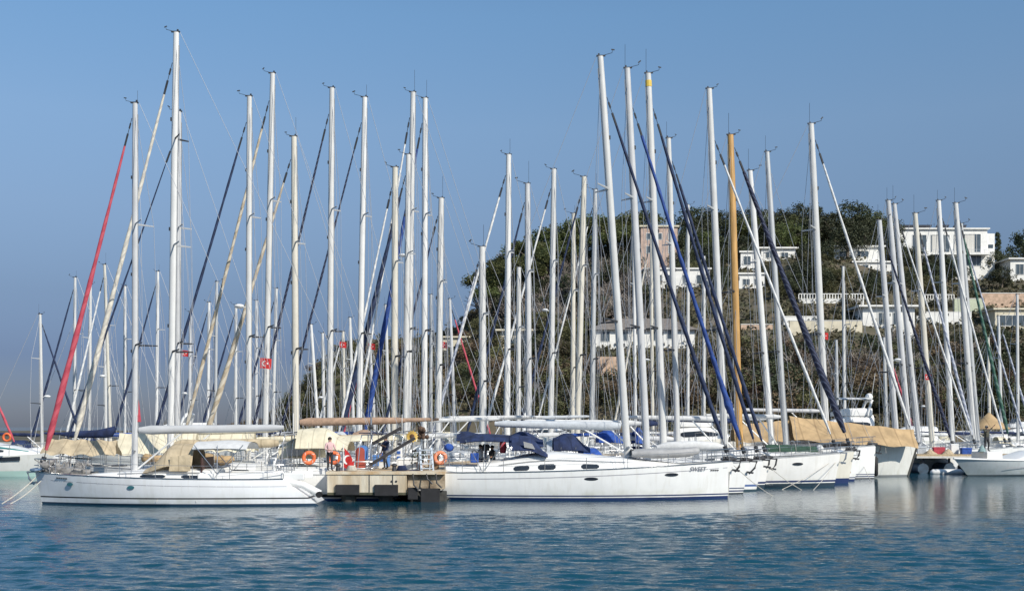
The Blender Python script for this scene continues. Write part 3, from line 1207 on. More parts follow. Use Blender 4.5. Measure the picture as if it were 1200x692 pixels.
# houses and walls keep the ground in front of them open: (first column, last column, base row)
OPEN = [(694, 814, 408), (700, 735, 440), (751, 794, 318), (756, 832, 338), (862, 890, 316), (892, 932, 305), (862, 898, 338), (975, 1034, 305), (1000, 1046, 316),
        (1180, 1216, 330), (1166, 1222, 386), (1011, 1072, 386), (518, 550, 408), (586, 626, 404), (925, 1010, 387), (868, 905, 386)]


def scatter(n, xr, yr, fn, mind=9):
    done, tries = [], 0
    while len(done) < n and tries < n * 30:
        tries += 1
        x, y = rv.uniform(*xr), rv.uniform(*yr)
        yy_ = y if yr[1] > 200 else ridge_row(x) + y
        if any(a - 5 < x < b + 5 and c - 4 < yy_ < c + 24 for a, b, c in OPEN):
            continue
        if all((x - a) ** 2 + ((y - b) * 1.3) ** 2 > mind * mind for a, b in done):
            done.append((x, y))
            fn(x, y)


def ridge_row(xp):
    for (a, za), (b, zb) in zip(RIDGE, RIDGE[1:]):
        if a <= xp <= b:
            return za + (zb - za) * (xp - a) / (b - a)


# umbrella pines along the crest, left part
scatter(26, (572, 752), (0, 26), lambda x, y: put_tree('umbrella_pine', hill_at(x, ridge_row(x) + 2 + y), rv.uniform(1.1, 1.55),
        'flat topped umbrella pine in the green band along the crest of the hill', 'umbrella pines along the hill crest'), 11)
scatter(9, (556, 600), (0, 24), lambda x, y: put_tree('dry_shrub', hill_at(x, ridge_row(x) + y), rv.uniform(.9, 1.4),
        'brownish bush on the bare left shoulder of the hill crest', 'brown bushes on the shoulder of the hill'), 8)
# bare grey trees below them
scatter(46, (556, 790), (318, 388), lambda x, y: put_twigs(hill_at(x, y), rv.uniform(5.5, 8.5),
        'leafless grey tree on the slope below the umbrella pines', 'bare grey trees below the pines', 1.2), 11)
scatter(26, (562, 780), (312, 376), lambda x, y: put_tree('evergreen_tree', hill_at(x, y), rv.uniform(.75, 1.15),
        'dark evergreen among the bare grey trees below the umbrella pines', 'dark evergreens among bare trees'), 13)
# big round pines on the summit, right part
scatter(30, (800, 1046), (0, 34), lambda x, y: put_tree(rv.choice(['round_pine', 'evergreen_tree', 'evergreen_tree']), hill_at(x, ridge_row(x) + 3 + y), rv.uniform(1.05, 1.55),
        'big rounded evergreen in the wood on the summit left of the white villa', 'rounded evergreens on the summit', name='evergreen_tree'), 13)
scatter(44, (790, 1120), (308, 352), lambda x, y: put_tree('evergreen_tree' if rv.random() < .75 else 'olive_tree', hill_at(x, y), rv.uniform(.7, 1.1),
        'evergreen tree between the hillside houses and the long terrace', 'evergreens between the hillside houses', name='evergreen_tree'), 10.5)
scatter(12, (1052, 1190), (316, 340), lambda x, y: put_tree('evergreen_tree', hill_at(x, y), rv.uniform(.85, 1.3),
        'bushy evergreen in front of the big white villa', 'evergreens in front of the villa'), 10)
# cliff of ivy-dark shrubs at the right, below the terrace
scatter(80, (870, 1215), (394, 484), lambda x, y: put_tree(rv.choice(['dark_shrub', 'dark_shrub', 'olive_shrub', 'dry_shrub']), hill_at(x, y), rv.uniform(1.6, 2.4),
        'dense bush in the mixed thicket on the cliff below the long terrace', 'bushes on the cliff', name='cliff_shrub'), 10)
scatter(36, (880, 1200), (402, 482), lambda x, y: put_twigs(hill_at(x, y), rv.uniform(4, 6.5),
        'leafless grey shrub among dark green ones on the cliff below the terrace', 'bare shrubs on the cliff'), 12)
# lower slope, middle
scatter(60, (545, 890), (408, 486), lambda x, y: put_tree(rv.choice(['olive_shrub', 'dark_shrub', 'dry_shrub', 'olive_shrub']), hill_at(x, y), rv.uniform(1.4, 2.2),
        'olive brown shrub on the lower slope under the hillside houses', 'shrubs on the lower middle slope', name='slope_shrub'), 11)
scatter(18, (915, 1195), (356, 384), lambda x, y: put_tree('olive_shrub' if rv.random() < .6 else 'dark_shrub', hill_at(x, y), rv.uniform(.7, 1.2),
        'garden shrub on the white walled terraces right of the gold mast', 'garden shrubs on the terraces', name='garden_shrub'), 10)
scatter(26, (550, 880), (408, 480), lambda x, y: put_twigs(hill_at(x, y), rv.uniform(3.5, 5.5),
        'leafless tree on the lower slope behind the masts', 'bare trees on the lower slope', 1.15), 13)
scatter(10, (560, 700), (385, 420), lambda x, y: put_tree('olive_tree', hill_at(x, y), rv.uniform(.9, 1.3),
        'olive green tree beside the pale terrace walls on the middle slope', 'olive trees by the terrace walls'), 16)
# left shoulder
scatter(84, (322, 560), (0, 92), lambda x, y: put_tree(rv.choice(['olive_shrub', 'dry_shrub', 'dark_shrub', 'olive_shrub']), hill_at(x, min(488, ridge_row(x) + 3 + y)), rv.uniform(.9, 1.5),
        'olive green bush on the low left shoulder of the hill', 'bushes on the left shoulder', name='slope_shrub'), 8.5)
scatter(12, (440, 560), (8, 85), lambda x, y: put_twigs(hill_at(x, min(486, ridge_row(x) + y)), rv.uniform(2.5, 4),
        'leafless shrub among green bushes on the left shoulder of the hill', 'bare shrubs on the left shoulder'), 16)
scatter(9, (243, 335), (484, 492), lambda x, y: put_tree('dry_shrub', hill_at(x, 493), rv.uniform(.7, 1.2),
        'low brown bush on the flat land left of the hill', 'low bushes left of the hill'), 9)
for x_ in (761, 786):
    put_tree('evergreen_tree', hill_at(x_, 314), .8, 'evergreen standing against the foot of the terracotta coloured house', 'evergreens against the terracotta coloured house')
put_tree('cypress', hill_at(1169, 326), 1.35, 'tall dark cypress right of the big white villa', None, name='cypress_tree')
put_tree('evergreen_tree', hill_at(1201, 300), 1.35, 'tall dark evergreen cut by the frame right of the villa', None, sz=1.6)
put_tree('dry_shrub', hill_at(1190, 312), 1.6, 'wide brown shrub above the white house at the frame', None)

# ground cover over the whole slope
rs = random.Random(5)
m = MB()
for _ in range(26000):
    xp = rs.uniform(330, 1230)
    t = rs.random() ** 1.2
    Y = YS + 1 + (YR - YS) * t
    X = (xp - 600) * Y / F
    if vnoise(X * .18, Y * .18, 3) < .28:
        continue
    z = ground(X, Y)
    for q in range(2):
        leaf_quad(m, Vector((X + rs.gauss(0, .6), Y + rs.gauss(0, .6), z + abs(rs.gauss(0, .55)))), .42, rs, .2)
SCRUB = mat('scrub_leaves', (.135, .115, .065), .9, col2=(.06, .066, .032), scale=.22, trans=.15)
tag(m.build('scrub', SCRUB), 'low scrub covering the hillside', 'scrub', kind='stuff')


# ---------------------------------------------------------------- houses and walls on the hill
HW = mat('white_render', (.80, .79, .75), .8, var=.1, scale=.6, bump=.2)
HP = mat('pinkish_stone', (.56, .40, .29), .9, var=.25, scale=1.5, bump=.5, bscale=4)
HT = mat('terracotta_wall', (.50, .37, .30), .9, var=.2, scale=1.0)
HC = mat('cream_render', (.66, .60, .46), .85, var=.15, scale=.8)
ROOFD = mat('dark_roof', (.085, .08, .08), .8, var=.2)
ROOFG = mat('grey_tile_roof', (.20, .175, .155), .85, var=.25, scale=2)
WGL = mat('window_glass', (.075, .10, .12), .15, var=.3, scale=.7, spec=.6)
CURT = mat('pale_curtain', (.62, .60, .55), .9, var=.12, stretch=(8, 1, 1))
SOLAR = mat('solar_panel', (.02, .03, .06), .2, var=.2, spec=.7)


def house(name, label, cat, x0, x1, y0, y1, depth, wall, wins=(), roof='flat', Yfix=None, roofm=None, group=None, over=.35, base=4.0):
    """front face between pixel columns x0..x1 and rows y0 (top)..y1 (base); wins: (xa, xb, ya, yb, curtain) in pixels"""
    p = hill_at((x0 + x1) / 2, y1) if Yfix is None else W((x0 + x1) / 2, y1, Yfix)
    Y = p.y
    s = Y / F
    r = thing(name, label, cat, (p.x, Y, p.z), 0, group)
    w, h = (x1 - x0) * s, (y1 - y0) * s
    m = MB()
    m.box((0, depth / 2, (h - base) / 2), (w, depth, h + base))
    m.build('wall', wall, r)
    m = MB()
    if roof == 'flat':
        m.box((0, depth / 2, h + .18), (w + 2 * over, depth + 2 * over, .34))
        m.build('roof', roofm or wall, r)
    elif roof == 'hip':
        o = over
        a = [(-w / 2 - o, -o, h), (w / 2 + o, -o, h), (w / 2 + o, depth + o, h), (-w / 2 - o, depth + o, h)]
        rh = min(w, depth) * .28
        q = min(w, depth) * .45
        t = [(-w / 2 + q, depth / 2, h + rh), (w / 2 - q, depth / 2, h + rh)]
        m.add(a + t, [(0, 1, 5, 4), (1, 2, 5), (2, 3, 4, 5), (3, 0, 4), (3, 2, 1, 0)])
        m.build('roof', roofm or ROOFG, r)
    for i, (xa, xb, ya, yb, cur) in enumerate(wins):
        wx0, wx1 = (xa - (x0 + x1) / 2) * s, (xb - (x0 + x1) / 2) * s
        wz0, wz1 = (y1 - yb) * s, (y1 - ya) * s
        cx, cz, ww, wh = (wx0 + wx1) / 2, (wz0 + wz1) / 2, wx1 - wx0, wz1 - wz0
        f = MB()
        t = .09
        f.box((wx0 + t / 2, -.03, cz), (t, .1, wh))
        f.box((wx1 - t / 2, -.03, cz), (t, .1, wh))
        f.box((cx, -.03, wz1 - t / 2), (ww - 2 * t, .1, t))
        f.box((cx, -.03, wz0 + t / 2), (ww - 2 * t, .1, t))
        if ww > 1.6:
            for q in range(1, int(ww // 1.3) + 1):
                f.box((wx0 + ww * q / (int(ww // 1.3) + 1), -.025, cz), (.06, .08, wh - 2 * t))
        fo = f.build('window', HW, r)
        g = MB()
        g.box((cx, -.005, cz), (ww - 2 * t, .03, wh - 2 * t))
        g.build('pane', WGL, fo)
        if cur:
            g = MB()
            n = 14
            g.loft([[(cx - ww * .42 + ww * cur * k / n, -.035 - .012 * (k % 2), z) for k in range(n + 1)] for z in (wz0 + .12, wz1 - .25)])
            g.build('curtain', CURT, fo)
    return r, s, w, h


# the big white villa
vr, s, w, h = house('villa', 'big white flat roofed villa with solar panels on the summit', 'house', 1049, 1157, 269, 326, 11, HW,
                    [(1069, 1086, 275, 297, 0), (1090.5, 1113, 275, 296, .35), (1117.5, 1124, 275, 297, .8), (1129, 1149.5, 274, 296, .55), (1088, 1110, 299, 318, 0), (1126, 1150, 297, 312, 0)], over=.5)
m = MB()
m.box((w / 2 + 1.0, 3.2, h * .42), (2.0, 5.5, h * .84 + 2))
m.build('side_wing', HW, vr)
m = MB()
m.box((w / 2 + 1.0, .43, h * .66), (1.2, .06, .9))
m.build('side_window', WGL, vr)
m = MB()
m.box((w * .18, -1.2, h * .47), (w * .62, 2.0, .25))
m.build('balcony_slab', HW, vr)
m = MB()
for k in range(14):
    m.box((w * .18 - w * .3 + w * .6 * k / 13, -2.1, h * .47 + .6), (.05, .05, 1.0))
m.box((w * .18, -2.1, h * .47 + 1.12), (w * .61, .07, .06))
m.build('balcony_railing', STEEL, vr)
for k, cx in enumerate((-.30, -.13, .06, .25)):
    m = MB()
    m.box((w * cx, 3.5, h + 1.0), (w * .14, 2.4, .12), rx=-.45)
    m.tube([(w * cx, 4.6, h + .35), (w * cx, 4.6, h + 1.4)], .06, 5)
    m.build('solar_panel', SOLAR, vr)
m = MB()
m.box((-w * .46, 4, h + .8), (1.2, 1.2, 1.0))
m.build('chimney', HW, vr)
m = MB()
for q in (-.22, -.05, .02):
    m.tube([(w * q, 6, h + .3), (w * q, 6, h + 2.6 + q * 3)], .035, 4)
    m.box((w * q, 6, h + 2.2 + q * 3), (.5, .04, .04))
m.build('aerial', DARKM, vr)

house('hillside_house', 'white house with a grey hipped roof low on the middle slope', 'house', 694, 814, 387, 408, 9, HW,
      [(703, 715, 388.5, 401, 0), (729, 736, 388.5, 400, 0), (762, 770, 388.5, 400, 0), (781, 790, 386.5, 398, 0)], roof='hip', over=.8)
r, s, w, h = house('garden_terrace', 'pinkish stone terrace below the white house with the grey roof', 'terrace', 700, 735, 418, 440, 5, HP, [], over=.1, roof='none')
house('apartment_house', 'terracotta coloured house rising above the trees at the crest', 'house', 751, 794, 266, 322, 9, HT,
      [(757, 763, 273, 281, 0), (770, 776, 273, 281, 0), (783, 789, 273, 281, 0), (757, 763, 288, 297, 0), (783, 789, 288, 297, 0)], roofm=HC)
house('hillside_house', 'long white house with a flat roof under the terracotta coloured house', 'house', 756, 832, 316, 338, 8, HW,
      [(768, 776, 322, 334, 0), (782, 790, 322, 334, 0), (800, 808, 322, 333, 0), (816, 824, 322, 333, 0)])
house('hillside_house', 'small white villa beside the varnished gold mast on the upper slope', 'house', 868, 888, 296, 316, 7, HW,
      [(871, 880, 300, 311, 0)])
house('hillside_house', 'low white villa in the trees between the gold mast and the villa', 'house', 892, 932, 292, 305, 7, HW,
      [(897, 907, 296, 303, 0), (915, 924, 296, 303, 0)], over=.6)
house('hillside_house', 'white house with a round canopy in the trees below the summit wood', 'house', 866, 896, 322, 338, 7, HW,
      [(870, 879, 327, 335, 0), (884, 892, 327, 335, 0)])
house('hillside_house', 'white stepped house half hidden by trees just left of the big villa', 'house', 975, 1034, 290, 305, 7, HW,
      [(983, 993, 294, 302, 0), (1004, 1018, 294, 302, 0)], over=.6)
house('hillside_house', 'low white garden house under the stepped white house', 'house', 1000, 1046, 308, 316, 5, HW, [(1010, 1018, 310, 315, 0)], over=.4)
house('hillside_house', 'white house cut by the frame right of the cypress', 'house', 1184, 1216, 304, 330, 8, HW,
      [(1190, 1200, 309, 322, 0)], over=.7)
house('pool_house', 'low pale house with a wide dark window right on the stone terrace', 'house', 1166, 1222, 363, 386, 7, HC,
      [(1171, 1216, 369, 382, 0)], over=.5)
house('terrace_house', 'white house under the balustrade in the long terrace wall', 'house', 1011, 1072, 360, 386, 6, HW,
      [(1029, 1040, 366, 381, 0), (1046, 1056, 366, 381, 0)], over=1.0)
house('hillside_house', 'cream house with a flat roof left of the bare grey trees', 'house', 518, 550, 396, 408, 6, HC, [(524, 530, 399, 405, 0)], over=.5)
house('hillside_house', 'cream cottage with a white porch behind the leftmost bare trees', 'house', 586, 626, 389, 404, 6, HC,
      [(593, 601, 394, 402, 0), (610, 618, 394, 402, 0)], over=.9)


def wall_run(name, label, x0, x1, y0, y1, m_, rail=None):
    p = hill_at((x0 + x1) / 2, y1)
    s = p.y / F
    r = thing(name, label, 'wall', p)
    w, h = (x1 - x0) * s, (y1 - y0) * s
    m = MB()
    m.box((0, 0, h / 2 - 1), (w, .5, h + 2))
    m.build('wall', m_, r)
    m = MB()
    m.box((0, 0, h + .06), (w + .1, .62, .12))
    m.build('coping', HW, r)
    if rail:
        m = MB()
        n = int(w / .55)
        for k in range(n + 1):
            m.box((-w / 2 + w * k / n, 0, h + .12 + .45), (.16, .14, .9))
        m.box((0, 0, h + .12 + .96), (w, .22, .14))
        m.build('balustrade', HW, r)
    return r


wall_run('terrace_wall', 'long white garden wall with balustrade above the dark cliff', 936, 1012, 352, 356, HW, True)
wall_run('terrace_wall', 'white retaining wall above the dark shrubs left of the terrace house', 925, 1010, 376, 387, HC)
wall_run('terrace_wall', 'white balustraded wall between the terrace house and stone terrace', 1072, 1118, 352, 356, HW, True)
wall_run('terrace_wall', 'grey white retaining wall right of the terrace house', 1073, 1138, 366, 379, HW)
wall_run('terrace_wall', 'pale green rendered wall on the upper right terrace', 1118, 1152, 351, 370, mat('pale_green_render', (.50, .54, .40), .85, var=.12))
wall_run('terrace_wall', 'pinkish stone retaining wall at the right of the upper terrace', 1150, 1215, 345, 362, HP)
wall_run('terrace_wall', 'low pink wall on the slope right of the gold mast', 868, 905, 381, 386, HP)
wall_run('terrace_wall', 'low white wall among shrubs right of the gold mast', 918, 962, 371, 378, HW)
# ---------------------------------------------------------------- concrete pier
PIERC = mat('pier_concrete', (.66, .61, .50), .92, var=.25, scale=.9, bump=.5, bscale=5, col2=(.44, .35, .23), stretch=(1.6, 1.6, .35))
RUSTY = mat('rust_stained_coping', (.62, .55, .42), .92, scale=1.1, col2=(.48, .31, .15), bump=.4)
PDIR = Vector((.55, 1, 0)).normalized()
PY = 57.0
pier = thing('concrete_pier', 'weathered concrete pier head with black fender pads between two white yachts', 'pier', (W(452, 500, PY).x, PY, 0))
hw = 137 / 2 * PY / F
PLEN = 62
SK = PDIR * PLEN


def skew(m, x0, x1, z0, z1, back=SK, y0=0.0):
    # straight pier head, then the long arm turning away to the right
    rows = [[(x0 + dx, y, z0), (x1 + dx, y, z0), (x1 + dx, y, z1), (x0 + dx, y, z1)] for dx, y in ((-.0, y0), (-.15, 6.2), (back.x, back.y + 6.2))]
    m.loft(rows, closed=True, cap=True)


m = MB()
skew(m, -hw, hw * .36, .36, 1.36)
m.build('pier_body', PIERC, pier)
m = MB()
skew(m, hw * .36 + .02, hw, .62, 1.34, y0=.25)
m.build('pier_body', mat('eroded_concrete', (.50, .41, .29), .95, scale=2.2, col2=(.20, .15, .10), bump=.9, bscale=4), pier)
m = MB()
skew(m, -hw - .06, hw + .03, 1.36, 1.50, y0=-.06)
m.build('coping', RUSTY, pier)
m = MB()
skew(m, -hw - .004, hw * .36 + .004, .345, .47, y0=-.004)
m.build('weed_line', mat('weed_stain', (.10, .095, .06), .95, scale=3, col2=(.045, .05, .03), bump=.4), pier)
for xx in (-hw * .28, hw * .12):
    m = MB()
    m.box((xx, -.012, .92), (.035, .03, .86))
    m.build('joint', DARKM, pier)
for xa, xb, za, zb in ((-hw + .42, -hw + 1.6, .34, .86), (-.55, .62, .30, .86), (hw * .38, hw * .55, .12, .72), (hw * .60, hw * .93, -.1, .68)):
    m = MB()
    m.box(((xa + xb) / 2, -.07, (za + zb) / 2), (xb - xa, .14, zb - za))
    m.build('fender_pad', BLACK, pier, bevel=.03)
for k, (xx, yy) in enumerate(((-hw + 1.0, .5), (-.05, .6), (hw * .5, .7), (hw * .9, .8), (-hw + 2.2, 5), (.6, 6), (hw * .6, 7))):
    m = MB()
    m.tube([(xx, yy, -2), (xx, yy, .5)], .38, 10)
    m.build('pile', mat('weedy_pile', (.05, .05, .045), .9, var=.4, bump=.5), pier, 50)
for xx, zz in ((hw * .47, .95), (hw * .70, 1.25), (hw * .86, 1.05)):
    m = MB()
    m.tube([(xx, -.10, 1.40), (xx + .05, -.22, zz - .1), (xx + .3, -.2, zz - .35)], [.03, .04, .04], 6)
    m.build('hanging_rope', mat('dark_wet_rope', (.12, .115, .11), .9, var=.5, scale=8), pier, 60)
m = MB()
for xx in (.30, .52):
    m.tube([(xx, -.03, 1.02), (xx, .02, 1.02)], .055, 8)
m.build('drain_pipe', DARKM, pier)
PT = 1.5


def on_pier(x, Y):
    return Vector(((x - 600) * Y / F, Y, PT))


for k, (x, Y, lab) in enumerate(((396, 57.6, 'small dark iron bollard at the front left of the pier'), (462, 57.6, 'small dark iron bollard at the front middle of the pier'))):
    b = thing('bollard', lab, 'bollard', on_pier(x, Y), 0, 'bollards on the pier')
    m = MB()
    m.tube([(0, 0, 0), (0, 0, .28)], [.12, .09], 10)
    m.build('post', DARKM, b, 50)
    m = MB()
    m.ball((0, 0, .3), .15, zs=.6)
    m.build('cap', DARKM, b, 60)

# service cabinet: red front under a blue rounded hood
c = thing('service_cabinet', 'tall red cabinet with a blue rounded hood standing on the pier', 'cabinet', on_pier(422, 58.6))
m = MB()
ol = [(-.23, 0, .1), (.23, 0, .1), (.23, 0, .98)] + [(.23 * math.cos(a), 0, .98 + .2 * math.sin(a)) for a in [PI * q / 10 for q in range(1, 10)]] + [(-.23, 0, .98)]
m.prism(ol, (0, .42, 0))
m.build('door', mat('red_brown_paint', (.42, .09, .06), .5, var=.2), c)
m = MB()
m.prism([(p[0] * 1.15 + .10, .05, p[2] * 1.02 + (.06 if p[2] > .5 else .45)) for p in ol], (0, .5, 0))
m.build('hood', mat('blue_plastic', (.10, .24, .55), .4, var=.1), c)
m = MB()
m.box((0, .2, -.0 + .03), (.9, .6, .06))
m.build('base', CONC, c)

# gangways raised on their tackles
for (x0, y0, x1, y1, Y, lab) in ((436, 520, 470, 501, 59.5, 'upper of two raised dark gangways over the pier'), (434, 544, 486, 513, 58.4, 'lower and longer of two raised dark gangways over the pier')):
    a, b_ = W(x0, y0, Y), W(x1, y1, Y)
    g = thing('gangway', lab, 'gangway', a)
    m = MB()
    m.bar((0, -.22, 0), b_ - a + Vector((0, -.22, 0)), .06, .14)
    m.bar((0, .22, 0), b_ - a + Vector((0, .22, 0)), .06, .14)
    for q in range(8):
        m.bar((b_ - a) * ((q + .5) / 8) + Vector((0, -.22, 0)), (b_ - a) * ((q + .5) / 8) + Vector((0, .22, 0)), .07, .05)
    m.build('gangway_frame', mat('dark_bronze', (.06, .055, .055), .5, metal=.3), g)
    m = MB()
    m.prism([(0, -.18, .06), (0, .18, .06), (b_ - a) + Vector((0, .18, .06)), (b_ - a) + Vector((0, -.18, .06))], (0, 0, .03))
    m.build('tread', mat('grey_tread', (.25, .24, .23), .8, var=.2), g)
p = on_pier(435, 58.9)
t = thing('mooring_post', 'thin grey upright pole with tackle standing beside the gangways', 'pole', p)
m = MB()
m.tube([(0, 0, 0), (0, 0, 2.75)], .05, 8)
m.build('pole', STEEL, t, 60)
m = MB()
m.ball((0, 0, 2.2), .12)
m.tube([(0, 0, 2.2), (1.2, .1, 1.2)], .015, 4)
m.build('tackle', DARKM, t)

# sunflower wind spinner on its stick
p = W(483, 546, 59)
t = thing('wind_spinner', 'yellow sunflower shaped wind spinner with brown centre above the pier end', 'wind spinner', (p.x, 59, PT))
m = MB()
for q in range(14):
    a = 2 * PI * q / 14
    d_, e_ = Vector((math.cos(a), 0, math.sin(a))), Vector((-math.sin(a), .35, math.cos(a)))
    c0 = Vector((0, -.06, 1.72))
    m.prism([c0 + d_ * .10 - e_ * .05, c0 + d_ * .22 - e_ * .07, c0 + d_ * .33, c0 + d_ * .22 + e_ * .07, c0 + d_ * .10 + e_ * .05], (0, .015, 0))
m.build('petal', mat('sunflower_yellow', (.72, .48, .12), .7, var=.2), t)
m = MB()
m.ball((0, -.07, 1.72), .13, ys=.4)
m.build('centre', mat('sunflower_brown', (.12, .06, .03), .9, var=.3), t)
m = MB()
m.tube([(0, 0, 0), (0, 0, 1.7)], .02, 6)
m.build('stick', DARKM, t)


def ring_buoy(x, y, Y, lab, r=.26, mt=None):
    p = W(x, y, Y)
    t = thing('lifebuoy', lab, 'lifebuoy', p, rv.uniform(-.2, .2), 'orange lifebuoys around the pier')
    m = MB()
    m.torus((0, 0, 0), r, .10, 'y', 22, 9)
    m.build('ring', mt or ORANGE, t, 60)
    m = MB()
    for q in range(4):
        m.torus((math.cos(PI / 4 + q * PI / 2) * r, 0, math.sin(PI / 4 + q * PI / 2) * r), .103, .012, 'x' if q % 2 else 'z', 10, 4)
    m.build('band', WHITE, t)
    m = MB()
    m.tube([(0, .08, r), (0, .12, r + .5)], .012, 4)
    m.build('lanyard', ROPE, t)
    return t


ring_buoy(362, 536, 57.4, 'orange lifebuoy on the stern rail of the yacht left of the pier')
ring_buoy(391, 536, 59.6, 'orange lifebuoy behind the pier just right of the standing person')
ring_buoy(516, 536, 59.2, 'big faded orange lifebuoy at the right end of the pier', .27, mat('faded_orange', (.72, .25, .13), .7, var=.25))
t = thing('lifebuoy_light', 'orange lifebuoy with a white patch on the far left motor yacht rail', 'lifebuoy', W(8, 512, 84))
m = MB()
m.torus((0, 0, 0), .26, .09, 'y', 20, 8)
m.build('ring', ORANGE, t, 60)


# ---------------------------------------------------------------- flags
def crescent(m, c, r, th=.004, side=-1):
    """white crescent and star on both faces"""
    for sg in (-1, 1):
        o, n = [], 18
        a0 = R(42)
        outer = [(math.cos(a) * r, math.sin(a) * r) for a in [a0 + (2 * PI - 2 * a0) * k / n for k in range(n + 1)]]
        ri, dx = r * .8, r * .26
        inner = []
        for k in range(n, -1, -1):
            a = a0 * 1.12 + (2 * PI - 2.24 * a0) * k / n
            inner.append((dx + math.cos(a) * ri, math.sin(a) * ri))
        yy = c.y + sg * .02
        for k in range(n):
            q = [outer[k], outer[k + 1], inner[n - k - 1], inner[n - k]]
            m.add([(c.x + x, yy, c.z + z) for x, z in q], [(0, 1, 2, 3)])
        st = []
        for k in range(10):
            a = PI + 2 * PI * k / 10
            rr = r * (.48 if k % 2 == 0 else .19)
            st.append((c.x + r * 1.15 + math.cos(a) * rr, yy, c.z + math.sin(a) * rr))
        m.add(st, [tuple(range(10))])


def flag(x, y, Y, w, h, lab, emblem=True, ph=0.0, limp=False, pole=True, group=None):
    """hoist at the left top (x,y)"""
    p = W(x, y, Y)
    t = thing('flag', lab, 'flag', p, 0, group)
    m = MB()
    rows = []
    for j in range(9):
        row = []
        for i in range(13):
            u, v = i / 12, j / 8
            if limp:
                xx = u * w * .42 + .05 * math.sin(v * 5 + u * 4)
                zz = -v * h - u * w * .55 * (1 - .3 * v)
            else:
                xx = u * w * .92
                zz = -v * h - .10 * w * u * u
            yy = .07 * math.sin(u * 7 + v * 1.4 + ph) * u
            row.append((xx, yy, zz))
        rows.append(row)
    m.loft(rows)
    m.build('cloth', FLAGR, t, 60)
    if emblem:
        m = MB()
        c = Vector((w * .36, .03 * math.sin(2.8 + ph), -h * .54)) if not limp else Vector((w * .15, 0, -h * .65))
        crescent(m, c, h * .25)
        for q in range(len(m.v)):
            vx, vy, vz = m.v[q]
            sg = 1 if vy > c.y else -1
            u = vx / (w * .92)
            m.v[q] = (vx, .07 * math.sin(u * 7 + (-vz / h) * 1.4 + ph) * u + sg * .018, vz)
        m.build('emblem', WHITE, t)
    m = MB()
    m.tube([(-.03, 0, .15), (-.03, 0, -h - (.9 if pole else .3))], .02 if pole else .008, 5)
    m.build('halyard' if not pole else 'flagstaff', ROPE if not pole else WHITE, t)
    return t


# ---------------------------------------------------------------- the two front yachts
L0, H0, f0, mv0 = sail_boat('long white yacht left of the pier with red furled jib and white bimini', -1, 13.9, (158 - 42) * 55.8 / F / 13.9, (158 - 600) * 55.8 / F, 55.8,
                            (158.3 - 600) * 55.8 / F, EYE + (HY - 121) * 55.8 / F, B=4.1, fs=1.22, fb=1.50, ts=1.65, stem=.34, hull='blackline', mast='w', r=.15, jib='red', jib_r=(.055, .175), jib_top=.96,
                            boom='alu', boom_z=3.55, boom_r=.22, boom_L=7.0, lod=0, spreads=2, roof_h=.48, windows=2, ports=3, anchor=2, yaw=.012, stay_x=-.05, pdim=(.17, .085), portm=TEALGL, port_x=[4.88, 1.74, -2.56], wheel=True)
L1b, H1, f1, mv1 = sail_boat('long white yacht right of the pier with navy hood and furled blue jib', 1, 15.4, (859 - 736) * 60.2 / F / 15.4, (736 - 600) * 60.2 / F, 60.2,
                             (703.5 - 600) * 60.2 / F, EYE + (HY - 66) * 60.2 / F, B=4.6, fs=1.36, fb=1.90, ts=.45, stem=.30, hull='navyboot', mast='w', r=.19, jib='navy', jib_r=(.07, .13), jib_top=.90,
                             boom='grey', boom_z=3.75, boom_r=.24, boom_L=6.6, lod=0, spreads=2, roof_h=.95, hood='navy', bimini='navy', windows=3, ports=3, anchor=1, yaw=-.012, tuck=.75, roof_x=(-5.6, 5.2), roof_aft=.34, roof_front=.62,
                             win_x=[(-3.76, -2.95), (-2.5, -1.6), (-.3, .62)], port_x=[-4.74, .16, 4.3], hood_x=-3.75, hood_z=.62, bim_x=-6.3)

# -- left yacht: bimini, canvas hood, stripe, mark, dinghy fender
def loc_of(root, p):
    return root.matrix_basis.inverted() @ Vector(p)


bpy.context.view_layer.update()
m = arch_canopy(-3.35, -.80, 2.55, 1.5, .62, droop_a=.15, droop_f=.1, fall=.62, th=.04)
m.v = [(x - .2, y, z - .10) for x, y, z in m.v]
bo = m.build('bimini', WCANV, L0, 50)
m = MB()
for xx in (-3.4, -2.2, -1.1):
    for sg in (-1, 1):
        m.tube([(-2.2, sg * 1.6, 1.5), (xx, sg * 1.48, 2.85)], .02, 5)
m.build('bimini_frame', STEEL, L0)
